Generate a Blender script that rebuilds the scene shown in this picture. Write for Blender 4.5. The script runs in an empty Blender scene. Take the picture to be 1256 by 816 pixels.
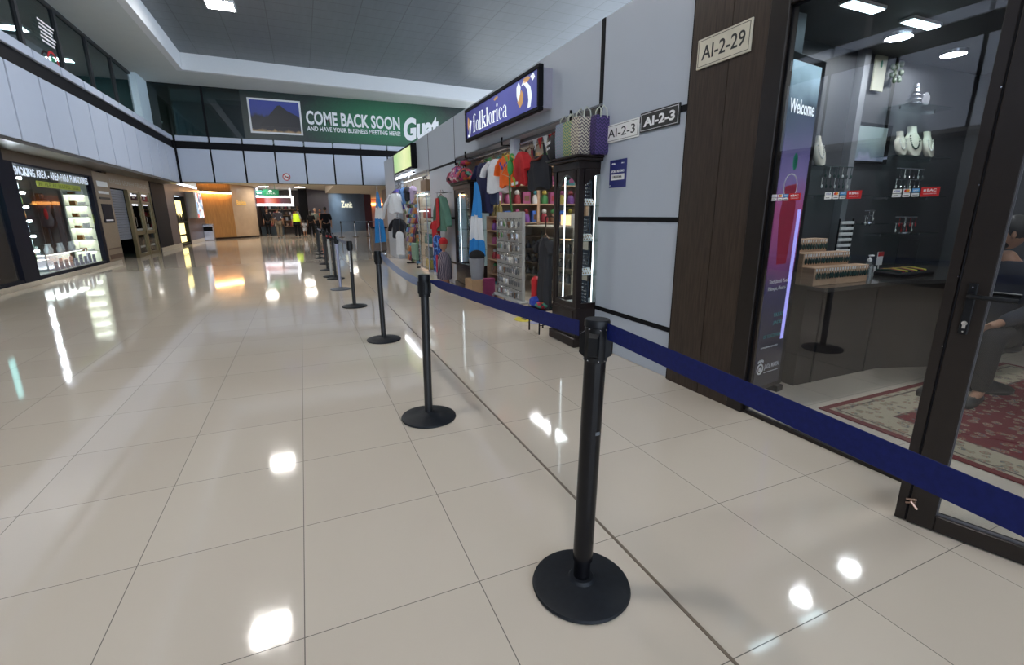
import bpy, bmesh, math, random
from mathutils import Vector, Matrix
random.seed(7)
sc = bpy.context.scene
COL = sc.collection
PI = math.pi

# ------------------------------------------------------------------ materials
MATS = {}
def mat(name, col, rough=.5, metal=0, var=.05, scale=18, bump=0, emit=0, ecol=None, coat=0, spec=.5, trans=0, sheen=0, stretch=None):
    if name in MATS: return MATS[name]
    m = bpy.data.materials.new(name); m.use_nodes = True
    nt = m.node_tree; b = nt.nodes['Principled BSDF']
    tc = nt.nodes.new('ShaderNodeTexCoord')
    nz = nt.nodes.new('ShaderNodeTexNoise'); nz.inputs['Scale'].default_value = scale; nz.inputs['Detail'].default_value = 4
    if stretch:
        mp = nt.nodes.new('ShaderNodeMapping'); mp.inputs['Scale'].default_value = stretch
        nt.links.new(tc.outputs['Object'], mp.inputs[0]); nt.links.new(mp.outputs[0], nz.inputs['Vector'])
    else: nt.links.new(tc.outputs['Object'], nz.inputs['Vector'])
    mx = nt.nodes.new('ShaderNodeMix'); mx.data_type = 'RGBA'
    c = tuple(col) + (1,)
    mx.inputs[6].default_value = tuple(max(0, x * (1 - var * 1.6)) for x in col) + (1,)
    mx.inputs[7].default_value = tuple(min(1, x * (1 + var * 1.6)) for x in col) + (1,)
    nt.links.new(nz.outputs['Fac'], mx.inputs[0]); nt.links.new(mx.outputs[2], b.inputs['Base Color'])
    b.inputs['Roughness'].default_value = rough; b.inputs['Metallic'].default_value = metal
    b.inputs['Specular IOR Level'].default_value = spec
    if coat: b.inputs['Coat Weight'].default_value = coat; b.inputs['Coat Roughness'].default_value = .06
    if sheen: b.inputs['Sheen Weight'].default_value = sheen
    if trans: b.inputs['Transmission Weight'].default_value = trans
    if emit:
        b.inputs['Emission Strength'].default_value = emit
        b.inputs['Emission Color'].default_value = tuple(ecol or col) + (1,)
    if bump:
        bp = nt.nodes.new('ShaderNodeBump'); bp.inputs['Strength'].default_value = bump; bp.inputs['Distance'].default_value = .01
        nt.links.new(nz.outputs['Fac'], bp.inputs['Height']); nt.links.new(bp.outputs[0], b.inputs['Normal'])
    MATS[name] = m
    return m

def ramp_mat(name, axis, stops, rough=.6, const=False, emit=0, lo=0., hi=1., wob=.0, coat=0):
    """colour bands that belong to the thing (print, flag), along one object axis"""
    m = bpy.data.materials.new(name); m.use_nodes = True; nt = m.node_tree; b = nt.nodes['Principled BSDF']
    tc = nt.nodes.new('ShaderNodeTexCoord'); sp = nt.nodes.new('ShaderNodeSeparateXYZ')
    mr = nt.nodes.new('ShaderNodeMapRange'); cr = nt.nodes.new('ShaderNodeValToRGB')
    src = tc.outputs['Object']
    if wob:
        nz = nt.nodes.new('ShaderNodeTexNoise'); nz.inputs['Scale'].default_value = 5; nt.links.new(src, nz.inputs['Vector'])
        ma = nt.nodes.new('ShaderNodeVectorMath'); ma.operation = 'MULTIPLY_ADD'
        nt.links.new(nz.outputs['Color'], ma.inputs[0]); ma.inputs[1].default_value = (wob,) * 3
        nt.links.new(src, ma.inputs[2]); src = ma.outputs[0]
    nt.links.new(src, sp.inputs[0]); nt.links.new(sp.outputs['XYZ'.index(axis)], mr.inputs[0])
    mr.inputs[1].default_value = lo; mr.inputs[2].default_value = hi
    nt.links.new(mr.outputs[0], cr.inputs[0])
    e = cr.color_ramp.elements
    while len(e) < len(stops): e.new(.5)
    for i, (p, c) in enumerate(stops): e[i].position = p; e[i].color = tuple(c) + (1,)
    if const: cr.color_ramp.interpolation = 'CONSTANT'
    nt.links.new(cr.outputs[0], b.inputs['Base Color']); b.inputs['Roughness'].default_value = rough
    if coat: b.inputs['Coat Weight'].default_value = coat
    if emit:
        nt.links.new(cr.outputs[0], b.inputs['Emission Color']); b.inputs['Emission Strength'].default_value = emit
    MATS[name] = m
    return m

def print_mat(name, cols, scale=9, rough=.8, emit=0, kind='vor'):
    """busy woven / printed pattern in a handful of colours"""
    m = bpy.data.materials.new(name); m.use_nodes = True; nt = m.node_tree; b = nt.nodes['Principled BSDF']
    tc = nt.nodes.new('ShaderNodeTexCoord')
    if kind == 'vor':
        v = nt.nodes.new('ShaderNodeTexVoronoi'); v.inputs['Scale'].default_value = scale
        nt.links.new(tc.outputs['Object'], v.inputs['Vector'])
        s = nt.nodes.new('ShaderNodeSeparateColor'); nt.links.new(v.outputs['Color'], s.inputs[0]); out = s.outputs[0]
    else:
        v = nt.nodes.new('ShaderNodeTexWave'); v.inputs['Scale'].default_value = scale; v.inputs['Distortion'].default_value = 2.5
        v.bands_direction = 'Z' if kind == 'z' else 'Y'
        nt.links.new(tc.outputs['Object'], v.inputs['Vector']); out = v.outputs['Fac']
    cr = nt.nodes.new('ShaderNodeValToRGB'); cr.color_ramp.interpolation = 'CONSTANT'; nt.links.new(out, cr.inputs[0])
    e = cr.color_ramp.elements
    while len(e) < len(cols): e.new(.5)
    for i, c in enumerate(cols): e[i].position = i / len(cols); e[i].color = tuple(c) + (1,)
    nt.links.new(cr.outputs[0], b.inputs['Base Color']); b.inputs['Roughness'].default_value = rough
    if emit: nt.links.new(cr.outputs[0], b.inputs['Emission Color']); b.inputs['Emission Strength'].default_value = emit
    MATS[name] = m
    return m

def glass_mat(name, tint=(.93, .95, .95), ior=1.5, mult=1., rough=0.):
    m = bpy.data.materials.new(name); m.use_nodes = True; nt = m.node_tree
    nt.nodes.remove(nt.nodes['Principled BSDF'])
    out = nt.nodes['Material Output']
    tr = nt.nodes.new('ShaderNodeBsdfTransparent'); gl = nt.nodes.new('ShaderNodeBsdfGlossy'); gl.inputs['Roughness'].default_value = rough
    nz = nt.nodes.new('ShaderNodeTexNoise'); nz.inputs['Scale'].default_value = 3
    tc = nt.nodes.new('ShaderNodeTexCoord'); nt.links.new(tc.outputs['Object'], nz.inputs['Vector'])
    mc = nt.nodes.new('ShaderNodeMix'); mc.data_type = 'RGBA'
    mc.inputs[6].default_value = tuple(x * .985 for x in tint) + (1,); mc.inputs[7].default_value = tuple(tint) + (1,)
    nt.links.new(nz.outputs['Fac'], mc.inputs[0]); nt.links.new(mc.outputs[2], tr.inputs[0])
    fr = nt.nodes.new('ShaderNodeFresnel'); fr.inputs[0].default_value = ior
    ge = nt.nodes.new('ShaderNodeNewGeometry')
    iv = nt.nodes.new('ShaderNodeMath'); iv.operation = 'SUBTRACT'; iv.inputs[0].default_value = 1; nt.links.new(ge.outputs['Backfacing'], iv.inputs[1])
    mu = nt.nodes.new('ShaderNodeMath'); mu.operation = 'MULTIPLY'; nt.links.new(fr.outputs[0], mu.inputs[0]); nt.links.new(iv.outputs[0], mu.inputs[1])
    m2 = nt.nodes.new('ShaderNodeMath'); m2.operation = 'MULTIPLY'; m2.inputs[1].default_value = mult; m2.use_clamp = True; nt.links.new(mu.outputs[0], m2.inputs[0])
    mx = nt.nodes.new('ShaderNodeMixShader'); nt.links.new(m2.outputs[0], mx.inputs[0]); nt.links.new(tr.outputs[0], mx.inputs[1]); nt.links.new(gl.outputs[0], mx.inputs[2])
    nt.links.new(mx.outputs[0], out.inputs[0])
    MATS[name] = m
    return m

# ------------------------------------------------------------------ geometry
def wm(o):
    m = Matrix.LocRotScale(o.location, o.rotation_euler, o.scale)
    return wm(o.parent) @ m if o.parent else m

class MB:
    def __init__(s): s.v = []; s.f = []; s.mi = []; s.cur = 0
    def add(s, vs, fs):
        n = len(s.v); s.v += [tuple(v) for v in vs]
        for f in fs: s.f.append(tuple(n + i for i in f)); s.mi.append(s.cur)
        return s
    def box(s, x0, x1, y0, y1, z0, z1):
        x0, x1 = min(x0, x1), max(x0, x1); y0, y1 = min(y0, y1), max(y0, y1); z0, z1 = min(z0, z1), max(z0, z1)
        return s.add([(x0,y0,z0),(x1,y0,z0),(x1,y1,z0),(x0,y1,z0),(x0,y0,z1),(x1,y0,z1),(x1,y1,z1),(x0,y1,z1)],
                     [(0,3,2,1),(4,5,6,7),(0,1,5,4),(1,2,6,5),(2,3,7,6),(3,0,4,7)])
    def rbox(s, x0, x1, y0, y1, z0, z1, r=.01):
        """box with chamfered vertical and horizontal edges"""
        x0, x1 = min(x0, x1), max(x0, x1); y0, y1 = min(y0, y1), max(y0, y1)
        r = min(r, (x1-x0)/2.1, (y1-y0)/2.1, (z1-z0)/2.1)
        def ring(i, z): return [(x0+i+r*(i==0),y0+i,z),(x1-i-r*(i==0),y0+i,z),(x1-i,y0+i+r*(i==0),z),(x1-i,y1-i-r*(i==0),z),(x1-i-r*(i==0),y1-i,z),(x0+i+r*(i==0),y1-i,z),(x0+i,y1-i-r*(i==0),z),(x0+i,y0+i+r*(i==0),z)]
        def inner(z):
            q = r*1.0
            return [(x0+r*1.3,y0+q,z),(x1-r*1.3,y0+q,z),(x1-q,y0+r*1.3,z),(x1-q,y1-r*1.3,z),(x1-r*1.3,y1-q,z),(x0+r*1.3,y1-q,z),(x0+q,y1-r*1.3,z),(x0+q,y0+r*1.3,z)]
        R = [inner(z0), ring(0, z0+r), ring(0, z1-r), inner(z1)]
        vs = [v for rr in R for v in rr]; fs = [tuple(reversed(range(8))), tuple(range(24, 32))]
        for k in range(3):
            for i in range(8): j = (i+1) % 8; fs.append((k*8+i, k*8+j, k*8+8+j, k*8+8+i))
        return s.add(vs, fs)
    def prism(s, pts, axis, a, b):
        """2-D outline extruded along an axis; outline given in the other two axes in order"""
        n = len(pts)
        def p(q, t):
            return {'x': (t, q[0], q[1]), 'y': (q[0], t, q[1]), 'z': (q[0], q[1], t)}[axis]
        ar = sum(pts[i][0]*pts[(i+1) % n][1]-pts[(i+1) % n][0]*pts[i][1] for i in range(n))
        if (ar < 0) != (axis == 'y'): pts = pts[::-1]
        if a > b: a, b = b, a
        vs = [p(q, a) for q in pts] + [p(q, b) for q in pts]
        fs = [tuple(reversed(range(n))), tuple(range(n, 2*n))]
        for i in range(n): j = (i+1) % n; fs.append((i, j, n+j, n+i))
        return s.add(vs, fs)
    def loft(s, rings, cap=True, closed=True):
        n = len(rings[0]); vs = [v for r in rings for v in r]; fs = []
        for k in range(len(rings)-1):
            for i in range(n if closed else n-1):
                j = (i+1) % n; fs.append((k*n+i, k*n+j, k*n+n+j, k*n+n+i))
        if cap: fs.append(tuple(reversed(range(n)))); m = (len(rings)-1)*n; fs.append(tuple(range(m, m+n)))
        return s.add(vs, fs)
    def lathe(s, prof, c=(0,0,0), seg=24, axis='z', cap=True):
        rings = []
        for r, h in prof:
            ring = []
            for i in range(seg):
                a = 2*PI*i/seg; u, w = r*math.cos(a), r*math.sin(a)
                q = {'z': (u, w, h), 'x': (h, u, w), 'y': (w, h, u)}[axis]
                ring.append((c[0]+q[0], c[1]+q[1], c[2]+q[2]))
            rings.append(ring)
        return s.loft(rings, cap)
    def cyl(s, c, r, h, seg=16, axis='z'): return s.lathe([(r, 0), (r, h)], c, seg, axis)
    def tube(s, pts, r, seg=8, radii=None, flat=1.):
        pts = [Vector(p) for p in pts]; rings = []; up = Vector((0, 0, 1)); prev = None
        for i, p in enumerate(pts):
            d = (pts[min(i+1, len(pts)-1)] - pts[max(i-1, 0)])
            if d.length < 1e-9: d = Vector((0, 0, 1))
            d.normalize()
            if prev is None:
                a = d.cross(up) if abs(d.z) < .95 else d.cross(Vector((1, 0, 0)))
            else: a = prev - d*prev.dot(d)
            a.normalize(); prev = a; b = d.cross(a)
            rr = radii[i] if radii else r
            rings.append([tuple(p + a*rr*math.cos(2*PI*k/seg) + b*rr*flat*math.sin(2*PI*k/seg)) for k in range(seg)])
        return s.loft(rings)
    def ball(s, c, r, seg=12, rings=8):
        if not isinstance(r, (tuple, list)): r = (r, r, r)
        R = []
        for k in range(rings+1):
            t = PI*k/rings; z = -math.cos(t); q = max(math.sin(t), .02)
            R.append([(c[0]+r[0]*q*math.cos(2*PI*i/seg), c[1]+r[1]*q*math.sin(2*PI*i/seg), c[2]+r[2]*z) for i in range(seg)])
        return s.loft(R)
    def sheet(s, fn, nu, nv, th=.004):
        """thick sheet; fn(u, v) -> point, u, v in 0..1"""
        P = [[Vector(fn(i/nu, j/nv)) for j in range(nv+1)] for i in range(nu+1)]
        top = []; bot = []
        for i in range(nu+1):
            for j in range(nv+1):
                a = P[min(i+1, nu)][j]-P[max(i-1, 0)][j]; b = P[i][min(j+1, nv)]-P[i][max(j-1, 0)]
                n = a.cross(b)
                n = n.normalized() if n.length > 1e-12 else Vector((0, 0, 1))
                top.append(tuple(P[i][j]+n*th/2)); bot.append(tuple(P[i][j]-n*th/2))
        N = len(top); W = nv+1; fs = []
        for i in range(nu):
            for j in range(nv):
                a, b, c, d = i*W+j, (i+1)*W+j, (i+1)*W+j+1, i*W+j+1
                fs.append((a, b, c, d)); fs.append((N+d, N+c, N+b, N+a))
        for i in range(nu):
            a, b = i*W, (i+1)*W; fs.append((b, a, N+a, N+b)); a, b = i*W+nv, (i+1)*W+nv; fs.append((a, b, N+b, N+a))
        for j in range(nv):
            a, b = j, j+1; fs.append((a, b, N+b, N+a)); a, b = nu*W+j, nu*W+j+1; fs.append((b, a, N+a, N+b))
        return s.add(top+bot, fs)
    def build(s, name, m, parent=None, sharp=35, local=False, at=None):
        me = bpy.data.meshes.new(name)
        o = bpy.data.objects.new(name, me); COL.objects.link(o)
        vs = s.v
        if parent is not None:
            o.parent = parent
            if not local:
                inv = wm(parent).inverted(); vs = [tuple(inv @ Vector(v)) for v in vs]
        else:
            if at is None:
                xs = [v[0] for v in vs]; ys = [v[1] for v in vs]; zs = [v[2] for v in vs]
                at = ((min(xs)+max(xs))/2, (min(ys)+max(ys))/2, min(zs))
            o.location = at; vs = [(v[0]-at[0], v[1]-at[1], v[2]-at[2]) for v in vs]
        me.from_pydata(vs, [], s.f)
        ms = m if isinstance(m, (list, tuple)) else [m]
        for q in ms: me.materials.append(q)
        if len(ms) > 1: me.polygons.foreach_set('material_index', s.mi)
        me.polygons.foreach_set('use_smooth', [True]*len(me.polygons))
        try: me.set_sharp_from_angle(angle=math.radians(sharp))
        except Exception: pass
        me.update()
        return o

def tag(o, label=None, cat=None, group=None, kind=None):
    if label: o['label'] = label
    if cat: o['category'] = cat
    if group: o['group'] = group
    if kind: o['kind'] = kind
    return o
def thing(name, label, cat, loc=(0, 0, 0), rz=0, group=None):
    o = bpy.data.objects.new(name, None); COL.objects.link(o); o.empty_display_size = .1
    o.location = loc; o.rotation_euler = (0, 0, rz)
    return tag(o, label, cat, group)
def struct(name, mb, m, parent=None):
    o = mb.build(name, m, parent)
    if parent is None: o['kind'] = 'structure'
    return o
def copy_tree(o, parent=None):
    c = o.copy(); COL.objects.link(c)
    if parent is not None: c.parent = parent; c.matrix_parent_inverse = o.matrix_parent_inverse
    for ch in list(o.children): copy_tree(ch, c)
    return c
def B(*a): return MB().box(*a)

def text(body, w, h, m, parent, o, u, v=(0, 0, 1), off=0., ext=.0015, name='lettering', shear=0., spacing=1.):
    cu = bpy.data.curves.new('t', 'FONT'); cu.body = body; cu.offset = off; cu.resolution_u = 3; cu.shear = shear; cu.space_character = spacing
    ob = bpy.data.objects.new('t', cu)
    me = bpy.data.meshes.new_from_object(ob)
    co = [tuple(x.co) for x in me.vertices]; fs = [tuple(p.vertices) for p in me.polygons]
    bpy.data.meshes.remove(me); bpy.data.objects.remove(ob); bpy.data.curves.remove(cu)
    if not co: return None
    x0 = min(c[0] for c in co); x1 = max(c[0] for c in co); y0 = min(c[1] for c in co); y1 = max(c[1] for c in co)
    u = Vector(u); v = Vector(v); n = u.cross(v); o = Vector(o)
    mb = MB()
    ed = {}
    for f in fs:
        for i in range(len(f)):
            a, b = f[i], f[(i+1) % len(f)]
            ed[(a, b)] = ed.get((a, b), 0) + 1
    base = [o + u*((c[0]-x0)/(x1-x0)*w) + v*((c[1]-y0)/(y1-y0)*h) for c in co]
    N = len(base); vs = [tuple(p + n*ext) for p in base] + [tuple(p) for p in base]
    ff = list(fs)
    for (a, b) in ed:
        if (b, a) not in ed: ff.append((b, a, N+a, N+b))
    mb.add(vs, ff)
    return mb.build(name, m, parent)
def marks(parent, m, o, u, v, w, h, n, seed=3, name='lettering', ext=.002):
    """a row of small unreadable letter strokes, one mesh"""
    R = random.Random(seed); o = Vector(o); u = Vector(u); v = Vector(v); nn = u.cross(v); mb = MB(); p = 0.
    step = w/n
    for i in range(n):
        if R.random() < .14: continue
        a = i*step+step*.12; b = a+step*R.uniform(.5, .74); t_ = h*.2
        for (x0, x1, y0, y1) in ([(a, b, 0, t_), (a, a+(b-a)*.3, t_, h)] if R.random() < .5 else [(a, b, h-t_, h), (a, b, h*.42, h*.42+t_), (a, a+(b-a)*.3, 0, h*.42)]):
            c = [o+u*x+v*y for x, y in ((x0, y0), (x1, y0), (x1, y1), (x0, y1))]
            mb.add([tuple(q) for q in c]+[tuple(q+nn*ext) for q in c], [(3,2,1,0),(4,5,6,7),(0,1,5,4),(1,2,6,5),(2,3,7,6),(3,0,4,7)])
    return mb.build(name, m, parent)
RX = (0, -1, 0)   # reading direction on surfaces that face the hall from the right
LX = (0, 1, 0)
FX = (1, 0, 0)
# ------------------------------------------------------------------ material set
M_panel = mat('grey_blue_panel', (.43, .475, .55), .38, var=.015, scale=4)
M_panel_far = mat('pale_blue_panel', (.50, .55, .66), .35, var=.015, scale=4)
M_black = mat('black_trim', (.006, .006, .008), .6, var=.1, spec=.12)
M_bronze = mat('dark_bronze_frame', (.021, .016, .014), .32, metal=.3, var=.12)
M_wood = mat('dark_wood_panel', (.044, .030, .022), .38, var=.45, scale=6, bump=.1, stretch=(1, 14, 1), spec=.3)
M_white = mat('white_paint', (.74, .76, .78), .6, var=.02)
M_soffit = mat('soffit_plaster', (.60, .63, .62), .7, var=.03, scale=3)
M_darkwood = mat('dark_cabinet_wood', (.014, .008, .007), .35, var=.3, spec=.3)
M_plastic = mat('black_plastic', (.005, .0055, .007), .42, var=.2, scale=60, spec=.3)
M_pole = mat('black_painted_pole', (.004, .004, .0055), .14, var=.2, spec=.3)
M_basem = mat('black_rubber_base', (.007, .009, .013), .5, spec=.3, var=.35, scale=40, bump=.05)
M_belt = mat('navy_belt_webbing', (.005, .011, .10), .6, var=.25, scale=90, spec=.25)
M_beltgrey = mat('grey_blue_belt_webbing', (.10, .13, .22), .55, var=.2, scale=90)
M_silver = mat('silver_metal', (.62, .63, .70), .25, metal=.8, var=.05)
M_chrome = mat('chrome', (.8, .8, .82), .12, metal=1, var=.02)
M_paper = mat('white_paper', (.80, .80, .80), .6, var=.02)
M_ink = mat('black_ink', (.02, .02, .02), .5)
M_letter = mat('white_lettering', (.85, .86, .88), .5, var=.01)
M_red = mat('red_enamel', (.55, .015, .02), .4)
G_clear = glass_mat('clear_shop_glass', (.90, .92, .93), 1.8, 1.55)
G_door = glass_mat('door_glass', (.88, .90, .91), 1.6, 1.7)
G_cab = glass_mat('cabinet_glass', (.95, .97, .97), 1.45, .9)
G_dark = glass_mat('dark_tinted_window_glass', (.48, .60, .60), 1.6, 1.3)

# ---- floor: polished cream tiles with thin grout
def floor_material():
    m = bpy.data.materials.new('polished_cream_tile'); m.use_nodes = True; nt = m.node_tree; b = nt.nodes['Principled BSDF']
    N = nt.nodes.new; L = nt.links.new
    tc = N('ShaderNodeTexCoord'); sp = N('ShaderNodeSeparateXYZ'); L(tc.outputs['Object'], sp.inputs[0])
    def grid(sock, off, pitch, w):
        a = N('ShaderNodeMath'); a.operation = 'SUBTRACT'; a.inputs[1].default_value = off; L(sock, a.inputs[0])
        d = N('ShaderNodeMath'); d.operation = 'DIVIDE'; d.inputs[1].default_value = pitch; L(a.outputs[0], d.inputs[0])
        fl = N('ShaderNodeMath'); fl.operation = 'FLOOR'; L(d.outputs[0], fl.inputs[0])
        fr = N('ShaderNodeMath'); fr.operation = 'SUBTRACT'; L(d.outputs[0], fr.inputs[0]); L(fl.outputs[0], fr.inputs[1])
        h = N('ShaderNodeMath'); h.operation = 'SUBTRACT'; L(fr.outputs[0], h.inputs[0]); h.inputs[1].default_value = .5
        ab = N('ShaderNodeMath'); ab.operation = 'ABSOLUTE'; L(h.outputs[0], ab.inputs[0])
        gt = N('ShaderNodeMath'); gt.operation = 'GREATER_THAN'; L(ab.outputs[0], gt.inputs[0]); gt.inputs[1].default_value = .5-w/pitch/2
        return gt.outputs[0], fl.outputs[0]
    gx, cx = grid(sp.outputs[0], FX0, .6, .0032)
    gy, cy = grid(sp.outputs[1], FY0, .614, .0032)
    mx = N('ShaderNodeMath'); mx.operation = 'MAXIMUM'; L(gx, mx.inputs[0]); L(gy, mx.inputs[1])
    cv = N('ShaderNodeCombineXYZ'); L(cx, cv.inputs[0]); L(cy, cv.inputs[1])
    wn = N('ShaderNodeTexWhiteNoise'); wn.noise_dimensions = '3D'; L(cv.outputs[0], wn.inputs['Vector'])
    nz = N('ShaderNodeTexNoise'); nz.inputs['Scale'].default_value = 2.2; nz.inputs['Detail'].default_value = 5; L(tc.outputs['Object'], nz.inputs['Vector'])
    ad = N('ShaderNodeMath'); ad.operation = 'MULTIPLY_ADD'; L(nz.outputs['Fac'], ad.inputs[0]); ad.inputs[1].default_value = .5
    m5 = N('ShaderNodeMath'); m5.operation = 'MULTIPLY'; m5.inputs[1].default_value = .5; L(wn.outputs['Value'], m5.inputs[0]); L(m5.outputs[0], ad.inputs[2])
    c1 = N('ShaderNodeMix'); c1.data_type = 'RGBA'; L(ad.outputs[0], c1.inputs[0])
    c1.inputs[6].default_value = (.600, .522, .432, 1); c1.inputs[7].default_value = (.665, .588, .492, 1)
    c2 = N('ShaderNodeMix'); c2.data_type = 'RGBA'; L(mx.outputs[0], c2.inputs[0]); L(c1.outputs[2], c2.inputs[6]); c2.inputs[7].default_value = (.13, .11, .09, 1)
    # scuffs and specks
    sn = N('ShaderNodeTexNoise'); sn.inputs['Scale'].default_value = 30; sn.inputs['Detail'].default_value = 6; L(tc.outputs['Object'], sn.inputs['Vector'])
    rr = N('ShaderNodeMapRange'); L(sn.outputs['Fac'], rr.inputs[0]); rr.inputs[1].default_value = .3; rr.inputs[2].default_value = .7; rr.inputs[3].default_value = .045; rr.inputs[4].default_value = .085
    r2 = N('ShaderNodeMix'); r2.data_type = 'FLOAT'; L(mx.outputs[0], r2.inputs[0]); L(rr.outputs[0], r2.inputs[2]); r2.inputs[3].default_value = .6
    L(c2.outputs[2], b.inputs['Base Color']); L(r2.outputs[0], b.inputs['Roughness'])
    b.inputs['IOR'].default_value = 1.55
    bn = N('ShaderNodeTexNoise'); bn.inputs['Scale'].default_value = 1.3; L(tc.outputs['Object'], bn.inputs['Vector'])
    bp = N('ShaderNodeBump'); bp.inputs['Strength'].default_value = .06; bp.inputs['Distance'].default_value = .02; L(bn.outputs['Fac'], bp.inputs['Height']); L(bp.outputs[0], b.inputs['Normal'])
    return m
fx, fy = 2.0, 33.0                                   # floor object's origin
FX0 = -.129 - fx + 600*.6 * 0; FY0 = 1.405 - fy
struct('floor', B(-12, 16, -9, 75, -.1, 0), floor_material())
struct('trim_1', B(1.066, 1.078, -1.5, 23, .0, .003), mat('bronze_expansion_strip', (.20, .155, .115), .35, metal=.2))
for q, (x, y, r) in enumerate(((.37, .98, .004), (-1.02, 3.1, .004), (1.78, 1.62, .004), (1.5, 1.45, .003), (.62, 1.9, .003))):
    pass

# ---- hall ceiling and the white coffer round it
def ceiling_material():
    m = mat('grey_ceiling_panels', (.115, .13, .145), .42, var=.12, scale=1.2, stretch=(6, .6, 1))
    nt = m.node_tree; b = nt.nodes['Principled BSDF']
    tc = nt.nodes.new('ShaderNodeTexCoord'); br = nt.nodes.new('ShaderNodeTexBrick'); nt.links.new(tc.outputs['Object'], br.inputs['Vector'])
    br.inputs['Scale'].default_value = 1.; br.offset = 0; br.inputs['Mortar Size'].default_value = .012; br.inputs['Brick Width'].default_value = 1.2; br.inputs['Row Height'].default_value = .6
    old = b.inputs['Base Color'].links[0].from_socket
    mx = nt.nodes.new('ShaderNodeMix'); mx.data_type = 'RGBA'; nt.links.new(br.outputs['Fac'], mx.inputs[0]); nt.links.new(old, mx.inputs[6]); mx.inputs[7].default_value = (.06, .068, .078, 1)
    nt.links.new(mx.outputs[2], b.inputs['Base Color'])
    return m
CZ = 6.85
struct('ceiling', B(-3.35, 12.3, -9, 22.4, CZ, CZ+.1), ceiling_material())
struct('trim_2', B(-3.5, -3.3, -9, 21.3, 6.3, CZ+.1), M_white)                                  # coffer face, left
struct('trim_3', MB().prism([(-3.5, 21.3), (12.3, 22.3), (12.3, 22.5), (-3.5, 21.5)], 'z', 6.3, CZ+.1), M_white)
struct('trim_4', MB().box(-5.4, -3.5, -9, 24.4, 6.3, 6.4).prism([(-3.5, 21.5), (12.3, 22.5), (12.3, 24.4), (-3.5, 24.4)], 'z', 6.3, 6.4), M_soffit)

# ceiling lights of the hall
M_lamp = mat('lit_diffuser', (1, 1, 1), .5, emit=48, ecol=(1, .97, .92), var=0)
lamp_frame = mat('lamp_frame_white', (.7, .7, .7), .5)
lab = {(-1.42, 16.3): 'square ceiling light near the top edge, above the far posts'}
for x in (-1.42, 9.4):
    for y in (16.3, 9.1, 2.8, -3.6):
        where = {16.3: 'farthest', 9.1: 'second farthest', 2.8: 'second nearest', -3.6: 'nearest'}[y]
        row = {-1.42: 'left row, over the walkway', 4.2: 'middle row, over the kiosks', 9.4: 'right row, beyond the kiosks'}[x]
        t = thing('ceiling_light', lab.get((x, y), f'square ceiling light, {where} one of the {row}'), 'ceiling light', (x, y, CZ-.05), 0, 'square lights in the grey hall ceiling')
        f = MB()
        for a in ((-.36, .36, -.36, -.32), (-.36, .36, .32, .36), (-.36, -.32, -.32, .32), (.32, .36, -.32, .32)): f.box(a[0], a[1], a[2], a[3], 0, .05)
        f.build('frame', lamp_frame, t, local=True)
        MB().box(-.32, .32, -.32, .32, .015, .05).build('diffuser', M_lamp, t, local=True)

# ---- left side: panelled bulkhead, dark band, ledge, upper windows
BX = -4.3; FY_ = 23.4
def panel_run(axis, a0, a1, step, z0, z1, out0, out1, start=None):
    m = MB(); p = a0
    while p < a1-.05:
        q = min(p+step, a1)
        if axis == 'y': m.rbox(out0, out1, p+.032, q-.032, z0, z1, .006)
        else: m.rbox(p+.032, q-.032, out0, out1, z0, z1, .006)
        p = q
    return m
STEP = 1.17
struct('wall_left', panel_run('y', 11.41-STEP*15, 23.35, STEP, 2.62, 3.90, BX-.03, BX), M_panel_far)
struct('trim_5', MB().box(BX-.25, BX-.03, -9, 23.4, 2.62, 3.9).box(BX-.25, BX-.06, -9, 23.45, 3.9, 4.22).box(BX-.3, BX+.03, 23.3, 23.75, 2.6, 4.2), M_black)
struct('trim_6', panel_run('y', 11.41-STEP*15, 23.35, STEP, 4.2, 4.37, BX-.2, BX+.0), M_panel_far)
# upper windows
def upper_windows():
    ys = [-7.0+1.93*k for k in range(16)]
    for k in range(15):
        y0, y1 = ys[k], ys[k+1]
        if y1 > 22.3: y1 = 22.3
        f = MB(); f.box(-5.06, -4.98, y0, y0+.12, 4.2, 6.22); f.box(-5.06, -4.98, y0+.12, y1, 6.14, 6.22); f.box(-5.06, -4.98, y0+.12, y1, 4.2, 4.3)
        w = struct('window_%d' % (k+1), f, mat('dark_window_frame', (.02, .022, .025), .4))
        B(-5.035, -5.025, y0+.12, y1, 4.3, 6.14).build('pane', G_dark, w)
        if y1 >= 22.3: break
upper_windows()
struct('trim_7', B(-5.12, -4.9, 22.3, 23.6, 4.2, 6.3), mat('pale_corner_pier', (.62, .74, .80), .6))
struct('wall_upper_partition', B(-8, -5.2, 23.5, 23.6, 4.0, 6.3), mat('pale_teal_partition', (.30, .44, .44), .6))
# dark rooms behind upper glass
mr = mat('dim_office_wall', (.22, .27, .28), .7, var=.2, scale=2)
struct('wall_upper_room', MB().box(-8.1, -4.9, -9.1, -9, 3.9, 6.4).box(-8.1, -5.1, 28, 28.1, 3.9, 6.4).box(-8.1, -8.0, -9, 28, 3.9, 6.4).box(-8, -5.1, -9, 23.6, 6.3, 6.4).box(-8.1, -4.6, -9, 23.6, 3.95, 4.05), mr)
for k, y in enumerate((14.9, 18.3, 21.2)):
    t = thing('office_ceiling_light', ['bright strip light behind the leftmost upper window', 'bright strip light behind the middle upper window', 'bright strip light behind the farthest upper window'][k], 'ceiling light', (-6.6, y, 6.22), 0)
    MB().box(-.35, .35, -.25, .25, 0, .06).build('housing', lamp_frame, t, local=True)
    MB().box(-.3, .3, -.2, .2, -.012, .0).build('diffuser', mat('office_lamp', (1, 1, 1), .5, emit=14, ecol=(.85, .95, 1), var=0), t, local=True)
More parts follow.
